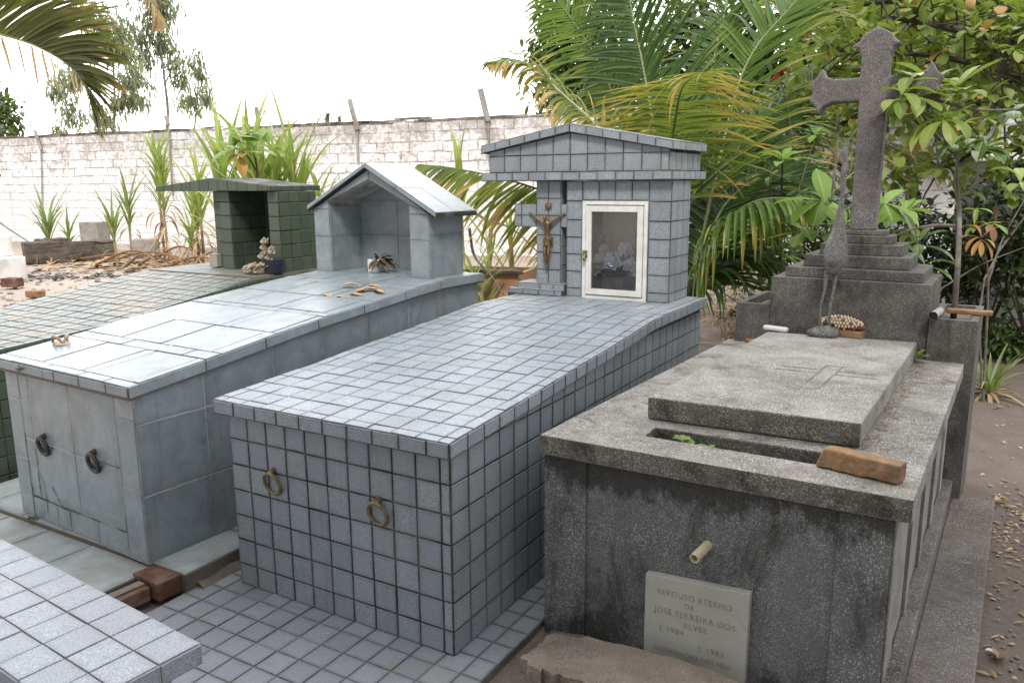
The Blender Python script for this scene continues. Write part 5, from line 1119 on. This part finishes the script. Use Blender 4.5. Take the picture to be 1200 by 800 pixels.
# ---- cane plants along the wall
def cane(name, label, x, yb, h_px, nl, ln_px, spread, mat='cane', stalks=1, d=None, dry=6, wpx=4.5, z=0.0, lean=0, cat='cane plant', group='cane plants along the painted wall'):
    p0 = at(x, yb, z=z) if d is None else gp(x, d)
    dist = (p0 - CAM).dot(FW); u = dist / FPX; o = empty(name, label, cat, p0, 0, group); lv = MB(); dl = MB()
    for s2 in range(stalks):
        b_ = p0 + V((random.gauss(0, .12), random.gauss(0, .12), 0)) * (1 if stalks > 1 else 0); h = h_px * u * random.uniform(.75, 1.05) if s2 else h_px * u
        top = b_ + V((lean * h + random.gauss(0, .04), 0, h)); st = MB(); st.tube([b_, b_.lerp(top, .5) + V((random.gauss(0, .03), 0, 0)), top], [.030, .026, .018], 7); under(st.build('stalk', 'dry_leaf'), o)
        for k in range(nl):
            t = 1 - .55 * (k / nl) ** 1.3; p = b_.lerp(top, t); a = k * 2.4 + random.random()
            q_ = V((math.cos(a) * spread, math.sin(a) * spread, random.uniform(.9, 1.6) * (.7 + t * .5)))
            lv.blade(p, q_, ln_px * u * random.uniform(.6, 1.15), wpx * .8 * u, random.uniform(.2, 1.7), 8, 0, .15, 'strap')
        for k in range(dry):
            t = random.uniform(.1, .6); p = b_.lerp(top, t); a = random.uniform(0, 6.28)
            dl.blade(p, (math.cos(a), math.sin(a), .5), ln_px * u * random.uniform(.4, .8), wpx * .7 * u, 2.2, 7, 0, .1, 'strap', curl=random.uniform(-.5, .5))
    under(lv.build('leaves', mat), o)
    if dry: under(dl.build('dry_leaves', 'dry_leaf'), o)
    return o
cane('cane_plant', 'bushy pale-green cane with a mop of roots beside the dark beam', 62, 306, 40, 18, 62, .55, 'cane_dark', 1, dry=16)
cane('cane_plant', 'smaller cane with arching leaf tips just right of the bushy rooted one', 84, 302, 26, 14, 44, .75, 'cane_dark', 1, dry=8, wpx=3)
cane('cane_plant', 'spindly cane leaning by the concrete block in front of the wall', 138, 312, 50, 17, 60, .6, 'cane_dark', 1, dry=4, wpx=3.4)
cane('cane_plant', 'leafy dull-green cane between the spindly one and the tallest canes', 155, 300, 60, 16, 56, .6, 'cane_dark', 1, dry=6, wpx=4)
cane('cane_plant', 'tallest cane with tiers of leaves rising left of the green shrine roof', 186, 306, 118, 22, 55, .45, 'cane', 2, dry=16, wpx=5)
cane('cane_plant', 'drooping cane with brown hanging leaves close behind the green shrine', 236, 312, 95, 20, 62, .5, 'cane', 2, dry=20, wpx=5)
cane('cane_plant', 'short bright cane low beside the left pillar of the green shrine', 228, 314, 40, 16, 50, .8, 'cane', 1, dry=10, wpx=4)
cane('cane_plant', 'broad dense cane clump arching over the peak of the green shrine', 296, 300, 180, 22, 96, .5, 'cane', 2, d=9.4, dry=8, wpx=10)
cane('cane_plant', 'tall dense cane clump with the highest leaf tips above the green shrine', 320, 300, 195, 20, 108, .5, 'cane', 3, d=9.0, dry=8, wpx=10)
cane('cane_plant', 'cane clump with pale bent leaves right above the green shrine canopy end', 356, 300, 188, 22, 108, .5, 'cane', 3, d=9.2, dry=14, wpx=7)
cane('cane_plant', 'thin dry cane between the green shrine and the gabled shrine roof', 385, 300, 165, 16, 80, .8, 'cane', 2, d=8.6, dry=16, wpx=5)
cane('cane_plant', 'single upright broad blade above the roof of the gabled shrine', 543, 300, 205, 5, 62, .12, 'cane', 1, d=8.0, dry=2, wpx=13)
cane('cane_plant', 'straggly cane under the low palm frond beside the tiled cross', 590, 320, 150, 18, 75, .8, 'cane', 2, d=7.6, dry=18, wpx=5)
cane('cane_plant', 'half-dry cane leaning behind the terracotta box', 565, 320, 120, 14, 70, .9, 'cane', 2, d=7.0, dry=18, wpx=5)
# young broad-leaved plant above the green shrine
b0 = gp(303, 7.6); shrub('young_almond', 'young plant with round yellow-green leaves, two of them orange, above the green shrine', b0, ['bright_leaf', 'almond_red'],
      [(P(275, 172, 7.4), (-.4, -.4, .6), 6, .27, .14, 0, .6), (P(297, 176, 7.4), (.2, -.4, .8), 6, .27, .14, 0, .6), (P(284, 182, 7.35), (0, -1, -.1), 3, .22, .12, 1, .8), (P(315, 172, 7.5), (.3, -.2, .8), 5, .26, .13, 0, .5), (P(285, 160, 7.4), (.1, -.3, .9), 4, .22, .11, 0, .4)],
      [([b0, P(302, 215, 7.5), P(296, 178, 7.4)], .016), ([P(300, 200, 7.5), P(290, 183, 7.4), P(275, 173, 7.4)], .009)], cat='plant')
# unseen tree added behind the viewpoint; crown placed to block sun from the tombs
b0 = V((3.6, -5.2, -.03)); sh = empty('unseen_shade_tree', 'big unseen broad-leaved tree added behind the viewpoint to shade the tombs', 'tree', b0)
q = MB(); fork = V((3.0, -4.4, 3.2)); q.tube(bez([b0, V((3.4, -5.0, 1.6)), fork], 8), [.24 - .01 * i for i in range(9)], 10, wob=.1)
for e in ((.3, -2.8, 5.6), (1.8, -2.0, 5.8), (4.0, -1.8, 5.6), (.9, -4.8, 5.8), (5.2, -3.6, 5.6), (2.6, -3.2, 6.4), (-.4, -4.2, 5.4)): q.tube(bez([fork, fork.lerp(V(e), .5) + V((0, 0, .3)), V(e)], 8), [.10 - .009 * i for i in range(9)], 7)
under(q.build('trunk', 'dark_bark'), sh); q = MB()
for k in range(1500):
    v = V((random.gauss(0, 1), random.gauss(0, 1), random.gauss(0, 1))).normalized() * random.random() ** .4
    e = V((2.7 + v.x * 3.6, -3.7 + v.y * 2.3, 5.9 + v.z * 1.1))
    if mnoise.noise(e * .9) < -.32: continue
    for j in range(5): q.blade(e + V((random.gauss(0, .12), random.gauss(0, .12), random.gauss(0, .08))), (random.gauss(0, 1), random.gauss(0, 1), .3), .26, .15, .5, 3, 0, .1, 'obovate')
under(q.build('crown', 'almond_deep'), sh)
# ---- trees beyond the wall
def clump_tree(name, label, x, d, clumps, mat, ln, w_, per, trunk, rad=.10, droop=.8, lean=0, bark='bark', shape='oval', hang=0):
    p0 = gp(x, d); o = empty(name, label, 'tree', p0); u = d / FPX; q = MB(); tr = MB()
    tp2 = [V(p0)] + [P(a, b_, d) for a, b_ in trunk]; path = bez(tp2, 16); tr.tube(path, [rad * (1 - .75 * i / 16) for i in range(17)], 7, wob=.1)
    for cx_, cy_, r_ in clumps:
        c = P(cx_, cy_, d + random.uniform(-.8, .8)); near = min(path, key=lambda p: (p - c).length + max(0, p.z - c.z) * 2); tr.tube([near, near.lerp(c, .6) + V((0, 0, .1)), c], [rad * .3, rad * .2, rad * .08], 5)
        for k in range(int(per * (r_ / 20) ** 2)):
            v = V((random.gauss(0, .5), random.gauss(0, .5), random.gauss(0, .5))); e = c + v * r_ * u * (.78 if mat == 'eucalypt' else 1)
            if mnoise.noise(e * (2.2 / max(.3, r_ * u))) < -.12: continue
            q.blade(e, (random.gauss(0, 1), random.gauss(0, 1), random.gauss(-hang, .7)), ln * random.uniform(.6, 1.3), w_, droop, 3, 0, 0, shape)
    under(tr.build('trunk', bark), o); under(q.build('crown', mat), o); return o
clump_tree('eucalyptus', 'wispy eucalyptus with two trunk-hugging crowns, tallest beyond the wall', 191, 34, [(176, 30, 28), (190, 10, 24), (166, 52, 18), (195, 55, 20), (180, -20, 34), (205, 75, 15), (172, 70, 12), (212, 92, 14)], 'eucalypt', .42, .085, 330, [(196, 150), (193, 95), (186, 40), (180, -30)], .085, hang=.8)
clump_tree('eucalyptus', 'slim eucalyptus with small separate leaf puffs, right of the tallest one', 229, 36, [(236, 84, 17), (228, 118, 18), (240, 108, 14), (215, 118, 14), (222, 70, 11), (231, 62, 9), (245, 120, 10)], 'eucalypt', .42, .085, 330, [(229, 140), (231, 110), (234, 75)], .05, hang=.8)
clump_tree('eucalyptus', 'open eucalyptus behind the drooping frond with crowns at several heights', 132, 32, [(128, 45, 26), (140, 35, 22), (150, 62, 18), (158, 92, 24), (150, 112, 16), (75, 95, 22), (88, 88, 18), (66, 108, 12), (84, 130, 20), (120, 140, 18), (138, 120, 16), (165, 118, 12), (110, 18, 26), (70, 152, 12)], 'eucalypt', .42, .085, 330, [(133, 150), (134, 100), (130, 50), (122, 10)], .07, hang=.8)
clump_tree('mango_tree', 'dense dark green tree rising behind the wall left of the palm', 690, 17, [(665, 25, 34), (640, 55, 20), (690, 60, 40), (632, 62, 14), (660, 85, 34), (690, 110, 36), (650, 118, 24), (720, 20, 40), (740, 80, 45), (662, 138, 20), (655, 5, 26), (700, 140, 26), (645, 22, 16)], 'mango', .26, .10, 230, [(695, 150), (690, 100), (685, 40)], .16, bark='dark_bark')
clump_tree('mango_tree', 'small dark leafy tree at the far left edge behind the wall end', 2, 24, [(4, 140, 22), (-10, 120, 30), (14, 152, 14), (0, 162, 16), (-20, 150, 30), (6, 122, 12)], 'mango', .3, .12, 230, [(0, 170), (-2, 140)], .12, bark='dark_bark')
clump_tree('mango_tree', 'leafy tree filling the sky gap behind the palm fronds', 830, 15, [(800, 40, 50), (860, 40, 55), (830, 100, 55), (890, 90, 50), (940, 60, 50), (780, 110, 40), (930, 130, 45), (870, 160, 50), (990, 110, 40), (1040, 150, 40)], 'mango', .26, .11, 170, [(835, 160), (840, 90), (845, 20)], .16, bark='dark_bark')
clump_tree('mango_tree', 'pale leafy tree behind the top of the stone cross', 1060, 13, [(1040, 30, 50), (1100, 20, 50), (1080, 90, 50), (1150, 60, 50), (1190, 20, 45), (1000, 40, 45), (1140, 110, 40), (1020, 0, 40)], 'almond', .24, .13, 150, [(1070, 180), (1075, 90), (1080, 10)], .12, bark='dark_bark')
for x, d, y_, n in ((384, 40, 137, 26), (398, 44, 139, 16)):          # distant palm heads just over the wall
    o = empty('distant_palm', 'tiny distant palm head just over the wall, ' + ('larger one' if n == 26 else 'smaller faint one') + ' beside the slanting post', 'palm tree', gp(x, d)); c = P(x, y_, d); q = MB()
    for k in range(n): a = k * 2.4; q.blade(c, (math.cos(a), math.sin(a), random.uniform(-.2, 1.2)), .8, .09, 1.0, 5, 0, .1, 'strap')
    under(q.build('crown', 'mango'), o); q = MB(); q.tube([gp(x, d), c], [.14, .09], 6); under(q.build('trunk', 'bark'), o)

# ================================================================== SMALL THINGS ON THE GROUND
def lump(name, mat, label, cat, p, size, rz=0, rough=.03, group=None):
    q = MB(weld=True); a, b_, c = size; q.box(-a / 2, a / 2, -b_ / 2, b_ / 2, 0, c); o = q.build(name, mat, loc=p, rot=(0, 0, rz), bevel=.015); rough_edges(o, rough, max(size) * .35, 3); return tag(o, label, cat, group)
p0 = at(30, 309, z=0); p1 = at(135, 303, z=0)
lump('timber_beam', 'timber', 'long weathered dark beam lying before the wall under the canes', 'beam', (p0 + p1) / 2 + V((0, 0, -.02)), ((p1 - p0).length, .34, .46), math.atan2((p1 - p0).y, (p1 - p0).x), .22)
p0 = at(22, 300, z=.02); p1 = at(75, 296, z=.02)
lump('timber_beam', 'timber', 'shorter dark beam end behind the rooted cane at left', 'beam', (p0 + p1) / 2 + V((-.2, .4, 0)), ((p1 - p0).length * .7, .3, .34), math.atan2((p1 - p0).y, (p1 - p0).x) + .25, .18)
lump('concrete_block', 'block', 'grey concrete block sitting on the far side of the dark beam', 'block', at(114, 296, z=.02), (.55, .4, .75), .2, .04)
lump('concrete_block', 'block', 'tilted grey block half buried under the tallest canes', 'block', at(172, 301, z=0), (.5, .4, .42), .6, .05)
p0 = at(-8, 333, z=0); lump('whitewashed_tomb', 'whitewash', 'whitewashed stepped tomb corner at the left edge of the yard', 'tomb', p0 + V((-.72, .1, 0)), (1.3, 1.0, .42), .1, .02)
wt = bpy.data.objects['whitewashed_tomb']; q = MB(weld=True); q.box(-.55, .42, -.35, .45, .0, .35); o = q.build('upper_block', 'whitewash', bevel=.015, loc=(0, 0, .425)); o.parent = wt
lump('brick', 'rust', 'reddish brick at the foot of the whitewashed tomb', 'brick', at(15, 336, z=0), (.28, .2, .15), .3, .02)
lump('dry_coconut', 'brick', 'ochre coconut husk lying on the sand beyond the green tomb', 'coconut husk', at(42, 348, z=-.02), (.24, .16, .1), .3, .03)
# terracotta box
p0 = at(607, 346, d=6.9); p0.z = -.03; tc = empty('terracotta_planter', 'large terracotta coloured planter box between the two shrines', 'planter', p0, R(12)); hh = at(600, 321, d=6.9).z + .03; q = MB()
for bxs in ((-.85, 0, 0, .04), (-.85, 0, .56, .6), (-.85, -.81, .04, .56), (-.04, 0, .04, .56)): q.box(bxs[0], bxs[1], bxs[2], bxs[3], 0, hh)
q.box(-.81, -.04, .04, .56, 0, hh - .06, m=1); o = q.build('box', ['terracotta', 'earth']); o.parent = tc
q = MB(weld=True); q.box(-.9, .05, -.04, .0, hh + .002, hh + .035); o = q.build('rim', 'timber', bevel=.005); o.parent = tc
# dry stems and twigs
def twigs(name, label, pts, r_, cat='dry branch', mat='dry_brown', group=None):
    q = MB(); q.tube(bez(pts, 14), [r_ * (1 - .04 * i) for i in range(15)], 6, wob=.2); return tag(q.build(name, 'bark' if mat == 'bark' else mat), label, cat, group)
G0 = lambda x, y_, z=.02: at(x, y_, z=z)
twigs('fallen_branch', 'long brown fallen branch slanting down behind the gabled shrine', [P(550, 268, 6.0), P(556, 300, 5.9), P(575, 322, 5.7), P(590, 345, 5.5)], .012, mat='bark')
twigs('fallen_branch', 'leaning dark stick standing left of the rooted cane', [on_wall(12, 205) + wn_ * .3, on_wall(35, 245) + wn_ * 1.2, G0(46, 292)], .035, mat='bark')
twigs('fallen_branch', 'grey arched branch above the terracotta planter', [P(545, 240, 6.6), P(570, 258, 6.5), P(600, 268, 6.5), P(635, 300, 6.4)], .012, mat='bark')
names = ['longest', 'second', 'crooked', 'thin', 'reddish', 'short', 'curved', 'bent', 'forked', 'broken']
for i in range(10):
    x = 95 + i * 17; a = G0(x, 303 + (i * 7) % 11, .06); b_ = a + V((random.uniform(1.0, 2.4), random.uniform(-.8, .8), .0)); md_ = (a + b_) / 2 + V((0, 0, random.uniform(.1, .35)))
    twigs('dead_cane', f'{names[i]} dead brown cane stalk lying under the canes, number {i + 1} from the left'.replace(f', number {i + 1} from the left', ['', ' by the beam', ' by the block', ' under the spindly cane', ' beside it', ' in the middle', ' under the tallest cane', ' before the shrine', ' touching the green slab', ' nearest the shrine pillar'][i]), [a, md_, b_], .028, 'dead cane', 'dry_brown', 'dead canes on the ground under the wall')
# litter (uncountable)
q = MB()
def scatter(n, fx, zf=.0, ln=(.04, .10), m=0, flat=.25):
    for k in range(n):
        p = fx(); a = random.uniform(0, 6.28); q.blade(V((p.x, p.y, gz(p.x, p.y) + .008 + zf)), (math.cos(a), math.sin(a), random.uniform(-.0, flat)), random.uniform(*ln), random.uniform(*ln) * .45, random.uniform(0, 1), 4, random.choice((0, 0, 1, 2)) if m is None else m, random.uniform(-.2, .2), 'oval')
scatter(80, lambda: at(random.uniform(1150, 1215), 420 + 400 * random.random() ** .8, z=-.03), ln=(.012, .06), m=None)
scatter(110, lambda: at(random.triangular(1150, 1215, 1190), random.triangular(560, 680, 620), z=-.03), ln=(.015, .04), m=None)
scatter(160, lambda: at(random.uniform(820, 1200), random.uniform(385, 425), z=-.03), ln=(.04, .1), m=None)
scatter(280, lambda: at(random.gauss(150, 55), random.gauss(309, 5), z=0), ln=(.15, .5), m=None, flat=.5)
scatter(260, lambda: at(random.uniform(25, 150), random.gauss(323, 2.5), z=0), ln=(.06, .2), m=3, flat=.4)
scatter(240, lambda: at(random.uniform(0, 180), random.uniform(300, 360), z=0), ln=(.03, .09), m=None)
MT['pebble'] = rough_mat('pebble', (.16, .14, .125), (.30, .27, .245), scale=9)
pbm = MB()
for k in range(420):
    if 110 < k < 260: continue
    p = at(random.uniform(1140, 1210), 420 + 390 * random.random(), z=-.03) if k < 260 else at(random.uniform(0, 180), random.uniform(300, 362), z=0)
    rr_ = random.uniform(.003, .009) if k < 260 else random.uniform(.02, .05); pbm.ball((p.x, p.y, gz(p.x, p.y) + rr_ * .2), rr_, 4, sc=(random.uniform(.8, 1.5), 1, .6))
stuff(pbm.build('pebbles', 'pebble'), 'small grey-brown pebbles pressed into the bare earth', 'pebbles')
MT['ash'] = plain('ash', (.04, .036, .034), .9)
stuff(q.build('leaf_litter', ['dry_leaf', 'dry_brown', 'chip', 'ash']), 'dry leaves, straw and charred debris strewn on the bare earth', 'leaf litter')
q = MB()
for k in range(130):
    p = at(random.gauss(848, 20), random.gauss(372, 18), z=0); a = random.uniform(0, 6.28); q.blade(V((p.x, p.y, random.uniform(.0, .28))), (math.cos(a), math.sin(a), random.uniform(-.1, .5)), random.uniform(.3, .9), .035, random.uniform(.3, 1.2), 6, random.choice((0, 0, 1)), .15, 'strap')
stuff(q.build('dry_fronds', ['dry_leaf', 'dry_brown']), 'heap of dry straw-coloured fronds at the foot of the coconut palm', 'dry fronds')
q = MB()
for k in range(240):                                             # crumbs along the terrazzo lid and slab
    p = rw(random.gauss(1.015, .016), random.uniform(.38, 1.95), .764) if k < 170 else rw(random.uniform(.03, 1.15), random.uniform(0, 1.9), .764)
    if k >= 170 and .24 < p.x - RO.x < 1.0 and p.y > RO.y + .1: continue
    a = random.uniform(0, 6.28); q.blade(p, (math.cos(a), math.sin(a), .2), random.uniform(.008, .022), .007, .3, 3, random.choice((0, 1)), .1, 'oval')
stuff(q.build('crumbs', ['dry_brown', 'brick']), 'reddish leaf crumbs gathered along the edge of the terrazzo lid', 'leaf crumbs')
for x, y_, mt, ln, lb in ((1173, 588, 'almond_red', .085, 'single orange fallen leaf on the earth beside the side ledge'), (1172, 768, 'dry_brown', .09, 'dark curled dead leaf on the earth in the lower right corner'), (1125, 577, 'chip', .06, 'small ochre leaf on the back end of the side ledge')):
    p = at(x, y_, z=-.02 if x > 1150 else .08); q = MB(); q.blade((-ln / 2, 0, .012), (1, .1, .35), ln, ln * .55, 1.2, 7, 0, .25, 'oval'); tag(q.build('fallen_leaf', mt, loc=p, rot=(0, 0, random.uniform(.5, 2))), lb, 'fallen leaf')
p = at(1154, 763, z=-.03); q = MB(); q.blade((0, 0, .006), (1, .2, .3), .03, .02, .8, 4, 0, .3, 'oval'); tag(q.build('paper_scrap', 'plastic_white', loc=p), 'tiny white paper scrap on the earth beside the side ledge', 'paper scrap')
# weed at the slab corner and moss at the floor joint
p = lw(-.80, -.035, .835); q = MB()
for k in range(26): a = k * 2.4; q.blade((0, 0, 0), (math.cos(a), -abs(math.sin(a)) - .1, random.uniform(-.3, .5)), random.uniform(.015, .035), .008, .6, 3, 0, .1, 'oval')
tag(q.build('weed_tuft', 'bush', loc=p), 'little green weed growing under the front edge of the blue-grey slab', 'plant')
p = at(38, 607, z=.085); q = MB()
for k in range(40): a = k * 2.4; q.blade((random.gauss(0, .012), random.gauss(0, .008), 0), (math.cos(a), math.sin(a), .6), random.uniform(.01, .025), .008, .5, 3, 0, .1, 'oval')
tag(q.build('moss_tuft', 'almond_deep', loc=p), 'small cushion of moss at the foot of the blue-grey tomb', 'moss')

# ================================================================== LIGHT
w = bpy.data.worlds.new('World'); scene.world = w; w.use_nodes = True; nt = w.node_tree
bg = nt.nodes['Background']; sky = nt.nodes.new('ShaderNodeTexSky'); sky.sky_type = 'NISHITA'; sky.sun_disc = False
SUN_EL, SUN_AZ = 52, 150          # azimuth clockwise from +Y
sky.sun_elevation = R(SUN_EL); sky.sun_rotation = R(SUN_AZ); sky.air_density = 1.2; sky.dust_density = 3
tc = nt.nodes.new('ShaderNodeTexCoord'); nz = nt.nodes.new('ShaderNodeTexNoise'); nz.inputs['Scale'].default_value = 1.7; nz.inputs['Detail'].default_value = 6; L(nt, tc.outputs['Generated'], nz.inputs['Vector'])
cl = ramp(nt, nz.outputs['Fac'], [(.35, (11.5, 11.9, 12.6)), (.62, (15, 15, 15))]).outputs[0]
fc = ramp(nt, nz.outputs['Fac'], [(.25, (.82, .82, .82)), (.5, (.96, .96, .96))]).outputs[0]
dv = nt.nodes.new('ShaderNodeVectorMath'); dv.operation = 'DOT_PRODUCT'; dv.inputs[1].default_value = (-.38, .90, .22); L(nt, tc.outputs['Generated'], dv.inputs[0])
mr = nt.nodes.new('ShaderNodeMapRange'); mr.interpolation_type = 'SMOOTHSTEP'; L(nt, dv.outputs['Value'], mr.inputs['Value'])
for i_, v_ in enumerate((-.45, .9, .5, 2.5)): mr.inputs[i_ + 1].default_value = v_
vs_ = nt.nodes.new('ShaderNodeVectorMath'); vs_.operation = 'SCALE'; L(nt, mix(nt, fc, sky.outputs[0], cl), vs_.inputs[0]); L(nt, mr.outputs[0], vs_.inputs['Scale'])   # the overcast is brightest over the wall
L(nt, vs_.outputs[0], bg.inputs['Color']); bg.inputs['Strength'].default_value = .10
ld = bpy.data.lights.new('sun', 'SUN'); ld.energy = 2.9; ld.angle = R(14); ld.color = (1, .96, .90); lo = bpy.data.objects.new('sun', ld); col.objects.link(lo)
el, az = R(SUN_EL), R(SUN_AZ); sd_ = V((math.sin(az) * math.cos(el), math.cos(az) * math.cos(el), math.sin(el))); lo.rotation_euler = (-sd_).to_track_quat('-Z', 'Y').to_euler(); lo.location = (0, 0, 12)
scene.view_settings.view_transform = 'Standard'; scene.view_settings.look = 'None'; scene.view_settings.exposure = 0.24; scene.view_settings.gamma = 1
scene.render.engine = 'CYCLES'; scene.cycles.max_bounces = 8; scene.cycles.transparent_max_bounces = 12
